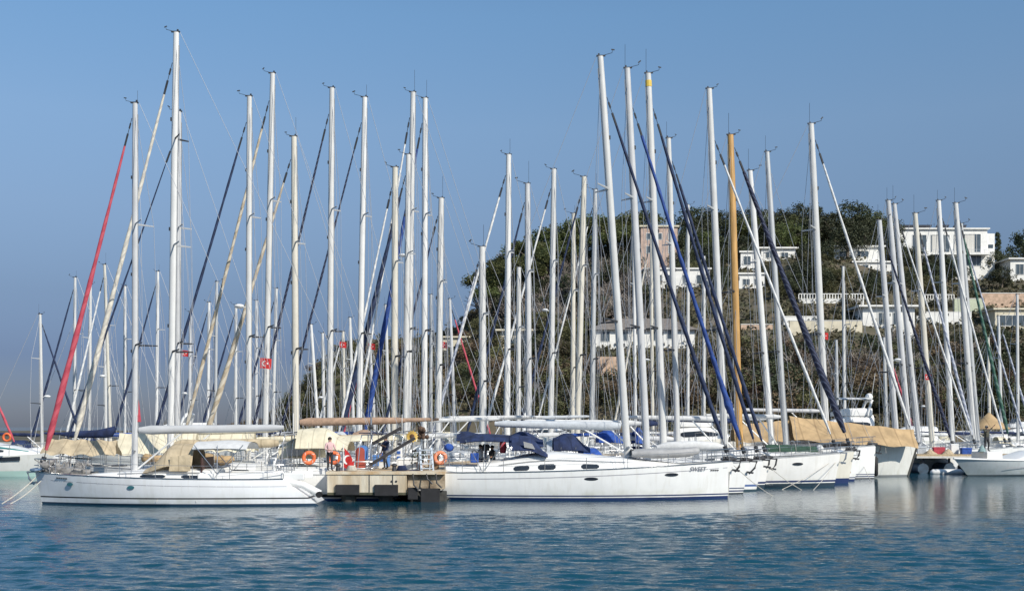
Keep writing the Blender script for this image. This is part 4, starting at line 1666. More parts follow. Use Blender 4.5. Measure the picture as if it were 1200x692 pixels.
# beige hood over the companionway with its dark opening
m = arch_canopy(-.95, 1.35, 1.45, 1.42, 1.45, droop_f=.80, fall=.72, th=.03)
m.build('sprayhood', BEIGE, L0, 50)
m = MB()
for sg in (-1, 1):
    m.prism([(-.9, sg * 1.44, 1.62), (.1, sg * 1.44, 1.62), (.05, sg * 1.42, 2.3), (-.9, sg * 1.40, 2.4)], (0, -sg * .02, 0))
m.build('hood_side', BEIGE, L0)
m = MB()
m.box((-1.35, 0, 1.75), (.06, 2.3, 1.0))
m.build('companionway', mat('dark_companionway', (.06, .025, .02), .6, var=.2), L0)
m = MB()
m.box((-2.7, 0, 1.32), (3.0, 2.6, .35))
m.box((-4.4, 0, 1.35), (.5, 2.2, .5))
m.build('cockpit_seat', WHITE, L0, bevel=.06)
for sg in (-1, 1):
    m = MB()
    for k in range(15):
        u0 = .02 + .96 * k / 15
        pts = []
        for u in (u0, u0 + .062):
            for dz in (.30, .325):
                z = H0.sheer(u) - dz
                kk = 1 - z / H0.sheer(u)
                pts.append((H0.xs(u, kk), sg * (H0.half(u) * (1 - .10 * kk * kk * (1 + 1.6 * u ** 4)) + .017), z))
        m.add(pts, [(0, 1, 3, 2)])
    m.build('cove_stripe', mat('grey_stripe', (.33, .33, .36), .5), L0)
    m = MB()
    for q in range(5):
        x = H0.L / 2 - 1.35 - q * .13
        z = H0.deckz(x) - .16
        m.box((x, sg * (H0.side(x, z) + .014), z), (.09, .012, .055))
    m.build('name_mark', DARKM, L0)
# rolled tender / white fender at the stern with a dark end, flag of the stern
m = MB()
m.tube([(-6.95, 1.1, .52), (-6.2, 1.25, .95), (-5.2, 1.45, 1.18)], [.20, .17, .12], 12)
fo = m.build('stern_fairing', WHITE, L0, 50)
m = MB()
m.tube([(-6.95, 1.12, .52), (-6.95, 1.36, .50)], .15, 14)
m.build('exhaust_port', BLACK, fo)
# outline of deck gear: windlass, hatches, winches
m = MB()
m.box((5.2, 0, 1.62), (.5, .35, .28))
m.tube([(5.2, -.3, 1.68), (5.2, .3, 1.68)], .12, 10)
m.build('windlass', STEEL, L0, bevel=.03)
for x in (4.3, 2.9):
    m = MB()
    m.box((x, 0, H0.deckz(x) + (.13 if x > 4 else .5)), (.6, .6, .07))
    m.build('hatch', GLASS, L0, bevel=.02)
# folded gear lashed along the foredeck rail
m = MB()
rr = random.Random(3)
for q in range(26):
    x = rr.uniform(4.3, 6.6)
    s_ = Vector((x, rr.uniform(-.5, .9), 1.55 + rr.uniform(0, .35)))
    m.tube([s_, s_ + Vector((rr.uniform(-.5, .5), rr.uniform(-.2, .2), rr.uniform(.05, .4)))], rr.uniform(.02, .06), 5)
for q in range(5):
    m.ball((rr.uniform(4.6, 6.4), rr.uniform(-.4, .8), 1.75 + rr.uniform(0, .3)), rr.uniform(.10, .2))
m.tube([(4.2, .2, 1.52), (5.4, .25, 1.60), (6.7, .1, 1.64)], [.12, .22, .10], 8)
m.build('foredeck_gear', mat('grey_deck_gear', (.26, .25, .24), .8, var=.5, scale=4), L0, 50)
# red sail cloth set low on the mast, behind it
m = MB()
m.loft([[(f0.x - .16 - .9 * t * .45, -.02 - .05 * math.sin(k), 3.95 + 2.6 * (k / 8) ) if False else (f0.x + .10 - .42 * t * (1 - k / 8) ** .8, .05 * math.sin(k * .9 + t * 2), 3.95 + 2.55 * k / 8) for t in (0, .5, 1)] for k in range(9)])
m.build('red_storm_sail', REDC, L0, 60)

# -- right yacht: dark cabin line, name, dinghy on the foredeck, cushions, people's gear
for sg in (-1, 1):
    m = MB()
    for k in range(18):
        u0 = .05 + .93 * k / 18
        pts = []
        for u in (u0, u0 + .0525):
            for dz in (.27, .31):
                z = H1.sheer(u) - dz
                kk = 1 - z / H1.sheer(u)
                pts.append((H1.xs(u, kk), sg * (H1.half(u) * (1 - .10 * kk * kk * (1 + 1.6 * u ** 4)) + .017), z))
        m.add(pts, [(0, 1, 3, 2)])
    m.build('cove_stripe', mat('grey_stripe', (.33, .33, .36), .5), L1b)
    cu = bpy.data.curves.new('hull_name', 'FONT')
    cu.body = 'SWEET'
    cu.size = .31
    cu.extrude = .006
    cu.shear = .25
    cu.align_x = 'CENTER'
    o = bpy.data.objects.new('hull_name', cu)
    COL.objects.link(o)
    bpy.context.view_layer.update()
    me_ = bpy.data.meshes.new_from_object(o.evaluated_get(bpy.context.evaluated_depsgraph_get()))
    bpy.data.objects.remove(o)
    o = bpy.data.objects.new('hull_name', me_)
    COL.objects.link(o)
    me_.materials.clear()
    me_.materials.append(mat('dark_lettering', (.20, .21, .24), .5))
    o.parent = L1b
    x = H1.L / 2 - 2.0
    z = H1.deckz(x) - .33
    y1_, y2_ = H1.side(x - .7, z), H1.side(x + .7, z)
    yaw_ = math.atan2(y2_ - y1_, 1.4)
    o.location = (x, sg * (H1.side(x, z) + .035), z)
    o.rotation_euler = (R(90), 0, -yaw_ if sg < 0 else PI + yaw_)
    m = MB()
    for q in range(4):
        x = H1.L / 2 - 1.25 + q * .12
        m.box((x, sg * (H1.side(x, z) + .02), z + .02), (.085, .014, .06))
    m.build('port_mark', DARKM, L1b)
# the grey dinghy lashed upside on the foredeck
t = thing('inflatable_dinghy', 'grey inflatable dinghy lying on the foredeck of the yacht right of the pier', 'dinghy', W(777, 531, 59.9), .02)
m = MB()
pts = [(-1.7, -.62, .0), (-.6, -.68, .0), (.6, -.62, .02), (1.3, -.38, .08), (1.72, 0, .14), (1.3, .38, .08), (.6, .62, .02), (-.6, .68, 0), (-1.7, .62, 0)]
m.tube(pts, [.16, .23, .23, .22, .2, .22, .23, .23, .16], 10)
m.build('tube', GREYR, t, 60)
m = MB()
m.loft([[(-1.6, -.6, .12), (-1.6, 0, .22), (-1.6, .6, .12)], [(0, -.6, .16), (0, 0, .30), (0, .6, .16)], [(1.4, -.25, .2), (1.4, 0, .26), (1.4, .25, .2)]])
m.build('floor', mat('grey_hypalon_floor', (.42, .42, .41), .7, var=.2), t, 60)
m = MB()
m.box((-1.62, 0, .05), (.06, 1.0, .34))
m.build('transom', DARKM, t)
# white bag of sail and light tarp on the foredeck behind the dinghy
t = thing('deck_bag', 'long white sail bag on the foredeck behind the grey dinghy', 'sail bag', W(812, 524, 63.4))
m = MB()
m.tube([(-2.0, 0, .0), (-1.4, 0, .05), (0, 0, .08), (1.2, 0, .04), (1.9, 0, -.03)], [.12, .27, .30, .26, .1], 10)
m.build('bag', WCANV, t, 60)
# gear in the cockpit of the right yacht
for (x, y, Y, cl, lab, w_, h_) in ((556, 536, 59.2, BLUE, 'blue jerrycan standing on the stern of the yacht with navy hood', .42, .5), (589, 522, 60.6, REDC, 'red foul weather bag hanging under the navy bimini', .4, .75),
                                   (526, 524, 59.4, BLUE, 'round blue fender hanging above the pier end', .5, .42), (569, 530, 60.0, BLACK, 'black outboard motor clamped on the stern rail', .4, .8)):
    nm = {'blue jerrycan'[:4]: 'jerrycan'}.get(lab[:4], 'gear_bag') if 'jerrycan' in lab else ('gear_bag' if 'bag' in lab else ('fender' if 'fender' in lab else 'outboard_motor'))
    t = thing(nm, lab, nm.replace('_', ' '), W(x, y, Y))
    m = MB()
    if nm == 'fender':
        m.ball((0, 0, 0), .26, zs=.8)
        m.build('float', cl, t, 60)
        m = MB()
        m.tube([(0, 0, .2), (0, 0, .6)], .012, 4)
        m.build('lanyard', ROPE, t)
    elif nm == 'outboard_motor':
        m.loft([[(-.16, -.14, .1), (.2, -.14, .1), (.2, .14, .1), (-.16, .14, .1)], [(-.2, -.16, .3), (.26, -.16, .3), (.26, .16, .3), (-.2, .16, .3)], [(-.12, -.1, .46), (.16, -.1, .44), (.16, .1, .44), (-.12, .1, .46)]], closed=True, cap=True)
        m.build('cowling', cl, t, bevel=.04)
        m = MB()
        m.box((0, 0, -.25), (.12, .1, .7))
        m.box((-.1, 0, -.55), (.3, .25, .03))
        m.build('leg', DARKM, t)
    elif nm == 'jerrycan':
        m.box((0, 0, 0), (w_, .25, h_))
        m.build('can', cl, t, bevel=.05)
        m = MB()
        m.torus((0, 0, h_ / 2), .12, .025, 'y', 10, 5, a0=0, a1=PI)
        m.tube([(.15, 0, h_ / 2), (.15, 0, h_ / 2 + .06)], .04, 8)
        m.build('handle', DARKM, t)
    else:
        m.tube([(0, 0, -h_ / 2), (.02, 0, -.1), (0, 0, .15), (0, 0, h_ / 2)], [.14, .2, .18, .05], 9)
        m.build('bag', cl, t, 60)
        m = MB()
        m.tube([(0, 0, h_ / 2), (0, 0, h_ / 2 + .3)], .012, 4)
        m.build('strap', ROPE, t)

# ---------------------------------------------------------------- rows of yachts behind
GL = 'yachts moored stern to on the left of the pier'
GR = 'yachts moored stern to on the right of the pier'
GF = 'far yachts on the outer pontoon at the left'
GM = 'far yachts below the hill'


def LB(label, xb, xt, yt, Y, L, bow=None, **kw):
    if bow is not None:
        kw['mast_f'] = abs((bow - xb) * Y / F) / L
    kw.setdefault('group', GL)
    return px_boat(label, -1, xb, xt, yt, Y, L, **kw)


def RB(label, xb, xt, yt, Y, L, bow=None, **kw):
    if bow is not None:
        kw['mast_f'] = abs((bow - xb) * Y / F) / L
    kw.setdefault('group', GR)
    return px_boat(label, 1, xb, xt, yt, Y, L, **kw)


nb = dict(B=3.4)
A1 = LB('tallest masted white yacht at the left with cream jib and tan canvas covers', 199.5, 206.5, 38, 60, 17, bow=76, wpx=10, jib='cream', jw=(3.5, 9), jib_top=.93, boom='beige', boom_z=2.75, boom_r=.30, boom_L=5.4, B=4.2, spreads=3, lod=1, hull='blackboot', yaw=0)
LB('white yacht with a second mast close right of the tallest mast', 207, 209.5, 131, 63.6, 14, bow=66, wpx=9, jib='navy', jw=(1.5, 4), boom='cream', boom_z=3.4, **nb)
LB('white yacht with thin navy jib just right of the tallest mast', 291, 292.3, 113, 66.4, 14, bow=168, wpx=8.5, jib='navy', jw=(3, 5), boom='cream', radar=.43, **nb)
LB('white yacht with tan furled jib and tall mast carrying the small red flag', 310, 319.5, 86, 69.2, 14.5, bow=205, wpx=8.5, jib='tan', jw=(3.5, 6), boom='beige', bimini='cream', **nb)
LB('white yacht with thick cream mast, tan jib and brown boom cover', 347, 344.5, 160, 72, 13, bow=230, wpx=9.5, mast='c', jib='tan', jw=(3, 9), boom='pink', boom_z=4.0, boom_L=6.6, boom_r=.27, **nb)
LB('white yacht with thin navy jib whose mast carries two tall aerials', 386, 389, 103, 74.8, 13, bow=285, wpx=8.5, jib='navydot', jw=(2.5, 4.5), boom='white', bimini='cream', **nb)
LB('white yacht with thin navy jib right of the mast with two aerials', 420, 427.5, 114, 77.6, 13.5, bow=318, wpx=8.5, jib='navydot', jw=(2, 4), boom='pink', boom_z=4.1, **nb)
LB('white yacht with a short thick mast left of the mast pair near the pier', 462, 463, 196, 80.4, 13, bow=388, wpx=9.5, jib='white', jw=(2.5, 4), boom='white', mast='c', **nb)
LB('white yacht with the thickest navy jib left of the bright blue jib', 475, 478.5, 181, 83.2, 13.5, bow=390, wpx=8, jib='navy', jw=(4, 9.5), boom='white', **nb)
LB('white yacht with the taller mast of the close mast pair and white jib', 477.5, 484, 108, 86, 14.5, bow=408, wpx=8.5, jib='white', jw=(2.5, 4), boom='white', radar=.55, **nb)
LB('white yacht with bright blue furled jib pointing at the pier', 497, 498.2, 115, 88.8, 14.5, bow=420, wpx=8.5, jib='blue', jw=(3, 9), boom='white', boom_z=4.2, **nb)
LB('white yacht with short mast and a blue band at the mast foot', 513, 517, 232, 91.6, 12.5, bow=440, wpx=9, jib='navy', jw=(2, 5), boom='white', boom_z=4.4, boom_L=7.5, **nb)
LB('white yacht with the low stout mast at the left edge of the wood', 566, 565, 289, 94.4, 12, bow=500, wpx=10, jib='grey', jw=(2, 4), boom='white', boom_z=4.4, **nb)
LB('white yacht with white jib right of the low stout mast', 594, 596, 181, 97.2, 13.5, bow=498, wpx=8.5, jib='white', jw=(3, 4.5), boom='white', **nb)
LB('white yacht with tall mast and navy jib before the left end of the pines', 620, 618, 215, 100, 13, bow=540, wpx=8.5, jib='navy', jw=(2.5, 5), boom='grey', boom_z=4.5, **nb)
LB('small white yacht with short white mast before the bare trees', 607, 608, 313, 102.8, 11, bow=552, wpx=7, jib=None, boom='white', **nb)
LB('white yacht with white jib and a radar dome before the bare trees', 645, 649, 198, 105.6, 13.5, bow=560, wpx=8, jib='white', jw=(2.5, 4), boom='blue', radar=.5, **nb)
LB('white yacht with cream mast and thin navy jib under the pines', 676, 684.5, 207, 108.4, 13.5, bow=600, wpx=8.5, mast='c', jib='navy', jw=(2.5, 4.5), boom='navy', **nb)
LB('white yacht with short cream mast among the masts under the pines', 671, 672, 250, 111.2, 11.5, bow=610, wpx=6.5, mast='c', jib=None, boom='navy', **nb)
LB('white yacht with grey mast right of the cream mast pair under the pines', 693, 697.5, 222, 114, 13, bow=620, wpx=7, mast='g', jib='white', jw=(2, 3), boom='blue', **nb)

RB('white yacht with bright blue bunched jib directly behind the yacht with navy hood', 759, 735, 80, 64.2, 15, bow=879, wpx=10, hull='twoline', jib='blue', jw=(4, 7), jib_top=.9, bulge=True, boom='white', boom_z=3.9, boom_L=6.5, hood='blue', anchor=1, B=4.0, spreads=2)
RB('white yacht with a yellow band at its masthead and navy jib', 778.5, 759.5, 86, 66.9, 15, bow=894, wpx=10, hull='blueboot', jib='navy', jw=(4, 6.5), jib_top=.91, tape=True, boom='navy', boom_z=3.9, anchor=1, B=3.4)
RB('white yacht with shorter mast and navy jib, third bow behind the front one', 795, 783.5, 162, 69.4, 13.5, bow=903, wpx=8, hull='darkboot', jib='navy', jw=(4, 6), boom='white', B=3.2, anchor=1, hood='navy')
RB('white yacht with white jib and a green covered dinghy on its foredeck', 850, 831, 104, 72, 15, bow=985, wpx=9.5, hull='darkboot', jib='white', jw=(3, 4.5), jib_top=.86, boom='white', boom_z=4.2, B=4.2, anchor=2, fb=2.05, fs=1.5)
RB('cream hulled yacht with varnished gold mast and thick navy jib', 867, 856, 158, 76, 15.5, bow=1001, wpx=10.5, mast='gold', hull='creamhull', jib='navydot', jw=(5, 11), jib_top=.96, boom='navy', boom_z=4.1, B=3.8, spreads=1, anchor=1, fb=2.1, fs=1.6)
RB('white yacht with grey mast between the gold mast and tan covered yacht', 922, 899, 178, 79.5, 13.5, bow=1008, wpx=8, mast='g', hull='navyboot', jib=None, boom='white', boom_z=4.4, B=3.4)
RB('white yacht with black bow fender beside the tan covered yacht', 905, 879, 200, 83, 16, bow=1026, wpx=8.5, hull='twoline', jib=None, mast='w', boom='alu', boom_z=4.3, B=3.6, anchor=1, fb=2.35, fs=1.7, stem=.1)
GUL = RB('big off white yacht under a tan tarpaulin tent with tall white mast', 969, 950.5, 145, 87, 20, bow=1075, wpx=9.5, hull='plain', jib='white', jw=(3, 5), jib_top=.95, boom='alu', boom_z=4.9, B=5.2, anchor=0, fb=2.45, fs=1.8, stem=.75, spreads=2, roof_h=.6)
RB('white yacht with leftmost mast of the right hand mast group', 1052, 1030.5, 258, 96, 12, bow=1121, wpx=8, jib='navydot', jw=(2.5, 6), jib_top=.93, boom='white', radar=.4, mast='w')
RB('white yacht with wind generator like vane at its masthead at the right', 1067, 1041, 235, 99, 13, wpx=8, jib=None, boom='white')
RB('white yacht close right of the mast with the generator vane', 1078, 1048, 239, 102, 13, wpx=7.5, jib='white', jw=(2, 3), boom='navy', mast='w')
RB('white yacht with cream mast in the right hand mast group', 1093, 1072.5, 250, 105, 13, bow=1146, wpx=8, mast='c', jib='grey', jw=(2.5, 5), boom='white')
RB('white yacht with white mast and white jib below the villa', 1117, 1100, 235, 108, 13, wpx=7.5, jib='white', jw=(2.5, 3.5), boom='white')
RB('white yacht with green furled jib below the villa balcony', 1142, 1120, 238, 111, 13.5, bow=1187, wpx=8, jib='green', jw=(2.5, 6), boom='navy', mast='w')
RB('white yacht with grey mast close right of the green jib yacht mast', 1147, 1126, 262, 114, 12.5, wpx=7, jib='grey', jw=(2, 3), boom='white', mast='g')

# far boats on the outer pontoon, left
far = [
    (49.5, 47, 368, 102, 10, 'w', 'navy', 1, 'far white sloop with navy jib nearest the left frame edge'),
    (86.5, 88, 325, 108, 11, 'w', 'navy', -1, 'far white sloop whose mast stands behind the red furled jib'),
    (104.5, 106, 333, 112, 11, 'w', None, 1, 'far white sloop in the gap between the red and cream furled jibs'),
    (130, 122.5, 310, 106, 11.5, 'c', 'white', -1, 'far sloop with leaning cream mast left of the front left mast'),
    (146, 146.5, 335, 116, 11, 'w', None, -1, 'far white sloop just left of the front left mast'),
    (124, 123, 385, 128, 10, 'w', None, 1, 'small far sloop behind the leaning cream mast'),
    (183, 185, 318, 110, 11.5, 'w', 'navy', -1, 'far white sloop with navy jib left of the tallest mast'),
    (222, 223, 365, 120, 10.5, 'w', None, -1, 'far white sloop right of the tallest mast, low mast'),
    (243, 245, 354, 124, 10.5, 'w', 'navy', -1, 'far white sloop with navy jib between tallest mast and tan jib'),
    (252, 254, 330, 113, 11, 'g', None, 1, 'far grey masted sloop near the foot of the tan furled jib'),
    (276, 276.5, 357, 118, 10.5, 'w', 'navy', -1, 'far white sloop left of the thin navy jib yacht mast'),
    (300, 300.5, 352, 126, 10.5, 'w', None, -1, 'far white sloop behind the small red flag'),
    (319, 324, 338, 122, 11, 'w', 'navy', -1, 'far white sloop right of the small red flag'),
    (374, 364.5, 380, 132, 10, 'w', None, 1, 'far sloop with mast leaning before the left end of the hill'),
    (380, 378, 390, 136, 10, 'w', None, -1, 'far sloop with low mast before the left shoulder of the hill'),
    (404, 402, 388, 140, 10, 'c', 'white', -1, 'far cream masted sloop with white jib before the shoulder of the hill'),
    (415, 410, 372, 130, 10.5, 'w', None, 1, 'far white sloop beside the navy jib before the shoulder of the hill'),
    (440, 432, 380, 134, 10.5, 'w', 'red', -1, 'far white sloop with red jib before the shoulder of the hill'),
    (456, 452, 357, 128, 11, 'w', None, 1, 'far white sloop behind the bright blue furled jib'),
    (505, 505, 345, 132, 10.5, 'g', None, -1, 'far grey masted sloop before the cream flat roofed house'),
    (534, 527, 350, 130, 11, 'w', 'red', 1, 'far white sloop with red jib left of the bare trees'),
    (745, 742, 240, 118, 13, 'w', None, 1, 'far tall white mast between the two front right masts'),
    (765, 763, 268, 124, 12, 'c', 'cream', -1, 'far cream masted yacht before the terracotta coloured house'),
    (806, 806.5, 240, 122, 13, 'w', None, 1, 'far tall white mast left of the white jibbed yacht mast'),
    (825, 825, 300, 134, 11, 'w', None, 1, 'far white sloop behind the blue furled jibs'),
    (990, 988, 312, 132, 11.5, 'w', None, -1, 'far white sloop with thin mast right of the tan covered yacht mast'),
    (982, 980, 398, 148, 10, 'g', None, 1, 'far small grey masted sloop at the foot of the cliff'),
    (1040, 1036, 395, 146, 10, 'w', 'red', 1, 'far small sloop with dark red jib at the foot of the cliff'),
    (1088, 1086, 410, 150, 10, 'w', None, -1, 'far small sloop with low mast under the terrace house'),
    (1160, 1158, 395, 146, 10, 'c', None, 1, 'far small cream masted sloop under the pool house'),
    (1174, 1170, 370, 140, 11, 'w', 'grey', 1, 'far white sloop with grey jib near the right frame edge'),
    (-44, -45, 362, 92, 11.5, 'w', 'red', 1, 'sloop out of the frame whose red jib reaches in at the left edge'),
    (1193, 1192, 345, 136, 11, 'w', None, 1, 'far white sloop at the right frame edge'),
]
for i, (xb, xt, yt, Y, L, mm, jj, sd, lab) in enumerate(far):
    px_boat(lab, sd, xb, xt, yt, Y, L, wpx=4.6 if Y > 100 else 5.2, mast=mm, jib=jj, jw=(2, 4) if jj else (2, 3), boom=rv.choice(['navy', 'white', 'blue', 'cream', 'navy']), lod=2, nolines=True,
            group=GF if xb < 340 else GM, B=3.3, windows=2, ports=2, radar=rv.choice([None, None, .4]), hull=rv.choice(['blackboot', 'twoline', 'blueboot', 'plain']), hood=rv.choice([None, 'navy', 'cream', 'blue']))
def dock_box(x, Y, w_, d_, h_, mt, lab, lid=None):
    t = thing('dock_box', lab, 'box', on_pier(x, Y), rv.uniform(-.25, .25))
    m = MB()
    m.box((0, 0, h_ / 2), (w_, d_, h_))
    m.build('box', mt, t, bevel=.03)
    m = MB()
    m.loft([[(-w_ / 2 - .03, -d_ / 2 - .03, h_ + .004), (w_ / 2 + .03, -d_ / 2 - .03, h_ + .004), (w_ / 2 + .03, d_ / 2 + .03, h_ + .004), (-w_ / 2 - .03, d_ / 2 + .03, h_ + .004)],
            [(-w_ / 2, -d_ / 2, h_ + .1), (w_ / 2, -d_ / 2, h_ + .1), (w_ / 2, d_ / 2, h_ + .12), (-w_ / 2, d_ / 2, h_ + .12)]], closed=True, cap=True)
    m.build('lid', lid or mt, t, bevel=.02)


# ---------------------------------------------------------------- canvas on the yachts behind
def tent(name, x0, x1, y_ridge0, y_ridge1, y_eave0, y_eave1, Y, hwid, m_, label, cat='tarpaulin', ends=.35, wr=.10, group=None):
    """ridge awning over a boat's deck between pixel columns"""
    a, b = W(x0, y_ridge0, Y), W(x1, y_ridge1, Y)
    e0, e1 = W(x0, y_eave0, Y), W(x1, y_eave1, Y)
    t = tag(bpy.data.objects.new(name, None), label, cat, group)
    COL.objects.link(t)
    t.location = (a.x, Y, 0)
    rg = random.Random(int(x0))
    for lay in (0,):
        m = MB()
        rows = []
        n = 22
        for i in range(n + 1):
            u = i / n
            x = (b.x - a.x) * u
            zr = a.z + (b.z - a.z) * u - wr * .8 * math.sin(PI * u * 4) ** 2
            ze = e0.z + (e1.z - e0.z) * u + wr * .6 * math.sin(u * 23)
            hw_ = hwid * (1 - .55 * smooth01((u - .72) / .28)) * (1 - .2 * smooth01((.2 - u) / .2))
            row = []
            for k in range(-6, 7):
                s_ = k / 6
                q = abs(s_)
                z = zr + (ze - zr) * (q ** .85)
                y = s_ * hw_ * (1 + .0 * q)
                row.append((x + wr * .5 * math.sin(q * 6 + i), y - (1 if s_ < 0 else -1) * 0 + wr * math.sin(i * 1.1 + k * .7) * .5 * q, z))
            rows.append(row)
        m.loft(rows)
        m.build('cover', m_, t, 60)
    m = MB()
    for q in range(5):
        u = .1 + .8 * q / 4
        for sg in (-1, 1):
            x = (b.x - a.x) * u
            ze = e0.z + (e1.z - e0.z) * u
            m.tube([(x, sg * hwid * .9, ze + .1), (x, sg * hwid * 1.0, ze - .55)], .014, 4)
    m.build('lashing', ROPE, t)
    return t


TN = 'canvas covers rigged over the yachts'
tent('boat_tarpaulin', 925, 1071, 487, 503, 515, 524, 86.3, 2.2, TAN, 'long tan tarpaulin tent over the deck of the big off white yacht', group=TN)
tent('boat_tarpaulin', 858, 930, 497, 491, 518, 516, 86.9, 2.0, TAN, 'shorter tan tarpaulin behind the gold mast joining the long tent', group=TN)
tent('boat_tarpaulin', 56, 138, 513, 515, 531, 533, 59.6, 1.25, BEIGE, 'pale beige awning over the foredeck behind the red jib foot', group=TN)
tent('boat_tarpaulin', 140, 232, 507, 502, 532, 530, 62.8, 1.5, CREAM, 'cream awning between the front left mast and the beige hood', group=TN)
tent('boat_tarpaulin', 228, 300, 503, 500, 528, 528, 65.8, 1.4, CREAM, 'cream awning behind the beige hood of the front left yacht', group=TN)
t = thing('rolled_awning', 'lumpy tan rolled awning lashed along the yacht behind the front left mast', 'awning', W(220, 537, 58.6), 0, TN)
m = MB()
pts = [(-2.35 + 4.7 * i / 22, .03 * math.sin(i * 1.3), .06 * math.sin(i * .9) - .05 * abs(i - 11) / 11) for i in range(23)]
m.tube(pts, [.10 if i in (0, 22) else .22 + .05 * math.sin(i * 1.7) + .03 * math.sin(i * 3.1) for i in range(23)], 12, sx=.8)
m.build('roll', TAN, t, 60)
for q in (-1.7, -.7, .35, 1.4):
    m = MB()
    m.torus((q, 0, .02), .245, .018, 'x', 14, 4)
    m.build('lashing', ROPE, t)

# cream arched shelter behind the stern of the left yacht
t = thing('arched_awning', 'cream arched awning behind the stern of the front left yacht', 'awning', W(378, 530, 62.5), 0, TN)
m = arch_canopy(-1.2, 1.55, -.0, 1.6, 1.35, droop_a=.05, droop_f=.55, fall=.8, th=.05, n=14)
m.build('canopy', CREAM, t, 50)
m = MB()
for xx in (-1.1, .1, 1.3):
    for sg in (-1, 1):
        m.tube([(xx, sg * 1.55, -.9), (xx, sg * 1.55, .3)], .025, 5)
m.build('frame', STEEL, t)
t = thing('arched_awning', 'cream awning with a dark window just left of the standing person', 'awning', W(352, 534, 64.5), 0, TN)
m = arch_canopy(-1.0, 1.2, -.2, 1.5, 1.2, droop_f=.3, droop_a=.3, fall=.85, th=.05)
m.build('canopy', CREAM, t, 50)
m = MB()
m.box((0, -1.53, .25), (1.0, .03, .4))
m.build('window', GREYR, t)

m = MB()
HG = GUL[1]
m.tube([(HG.xs(1, k) + .03, 0, HG.sheer(1) * (1 - k)) for k in (-.04, .2, .4, .6, .8, 1.0)], .10, 6)
m.build('stem_band', mat('dark_stem', (.07, .07, .065), .7, var=.2), GUL[0], 60)

# green covered dinghy on the white yacht's foredeck
t = thing('covered_dinghy', 'upturned dinghy under a dark green cover on a white foredeck', 'dinghy', W(930, 529, 71.8))
m = MB()
rows = []
for i in range(13):
    u = i / 12
    hw_ = .62 * math.sin(PI * min(1, (.12 + u * .88))) ** .5 if u < 1 else .12
    rows.append([(-1.75 + 3.3 * u, hw_ * math.cos(a), .46 * math.sin(a) * (1 - .35 * u * u) + .02 * math.sin(i * 2 + a * 3)) for a in [PI * k / 9 for k in range(10)]])
m.loft(rows, cap=True)
m.build('cover', GREENC, t, 60)
m = MB()
m.ball((1.62, 0, .18), .26)
m.build('white_nose', WCANV, t, 60)
m = MB()
for q in (-1.0, 0, .9):
    m.torus((q, 0, 0), .62, .015, 'x', 14, 4, a0=0, a1=PI)
m.build('lashing', ROPE, t)

# black fender hung on the white bow, anchors with old rope at the bow between
t = thing('hanging_fender', 'black upright fender hung on the white bow beside the tan covered yacht', 'fender', W(1026, 546, 84.4))
m = MB()
m.tube([(0, 0, -.72), (0, 0, -.6), (0, 0, .6), (0, 0, .72)], [.08, .19, .19, .08], 12)
m.build('tube', BLACK, t, 50)
m = MB()
m.tube([(0, 0, .7), (-.1, 0, 1.2)], .02, 4)
m.build('lanyard', ROPE, t)
t = thing('hanging_fender', 'round pale fender hung low between two white bows', 'fender', W(993, 552, 79.5))
m = MB()
m.ball((0, 0, 0), .30)
m.build('float', mat('dirty_pink_fender', (.50, .36, .27), .7, var=.3), t, 60)
m = MB()
m.bar((0.02, 0, .2), (.5, 0, 1.7), .28, .1)
m.build('dark_plank', DARKM, t)
t = thing('ball_fender', 'white ball fender on the mooring line at the stern of the yacht with navy hood', 'fender', W(519, 567, 59.3))
m = MB()
m.ball((0, 0, 0), .17)
m.build('float', WHITE, t, 60)


# ---------------------------------------------------------------- mooring lines
def line(pts, lab, r=.02, grp='mooring lines running into the water'):
    a = Vector(pts[0])
    t = tag(bpy.data.objects.new('mooring_line', None), lab, 'rope', grp)
    bpy.data.objects.remove(t)
    m = MB()
    P = []
    for p, q in zip(pts, pts[1:]):
        p, q = Vector(p), Vector(q)
        for k in range(7):
            u = k / 6
            P.append(p + (q - p) * u + Vector((0, 0, -.10 * math.sin(PI * u))) - a)
    m.tube(P, r, 5)
    o = m.build('mooring_line', ROPE, None, 60)
    o.location = a
    return tag(o, lab, 'rope', grp)


line([W(46, 555, 55.5), W(2, 590, 54)], 'upper slack mooring line from the front left bow to the water', .028)
line([W(48, 563, 55.4), W(12, 590, 54.2)], 'lower mooring line from the front left bow to the water', .024)
line([W(518, 570, 59.2), W(498, 588, 57.2)], 'line from the ball fender down to the pier foot', .025)
line([W(194, 556, 54.2), W(183, 588, 53.9)], 'thin line hanging down the side of the front left yacht, left one', .012)
line([W(222, 556, 54.2), W(230, 588, 53.9)], 'thin line hanging down the side of the front left yacht, right one', .012)
for (x0, y0, x1, y1, Ya, Yb, lab) in ((860, 545, 906, 574, 60.0, 62, 'line from the front right bow to the water'), (855, 552, 853, 582, 60.0, 60.2, 'line dropping straight from the front right bow'), (900, 545, 940, 572, 66.8, 68, 'line from the third white bow to the water'),
                                      (980, 540, 953, 574, 72, 68, 'line slanting left from the white bow with green dinghy'), (978, 538, 916, 572, 72, 68.5, 'long line slanting left across the white hull with green dinghy'), (1012, 545, 1022, 568, 83, 78, 'line from the bow with black fender to the water')):
    line([W(x0, y0, Ya), (((x1 - 600) * Yb / F), Yb, max(0, EYE + (HY - y1) * Yb / F) * 0 - .02)], lab, .018)

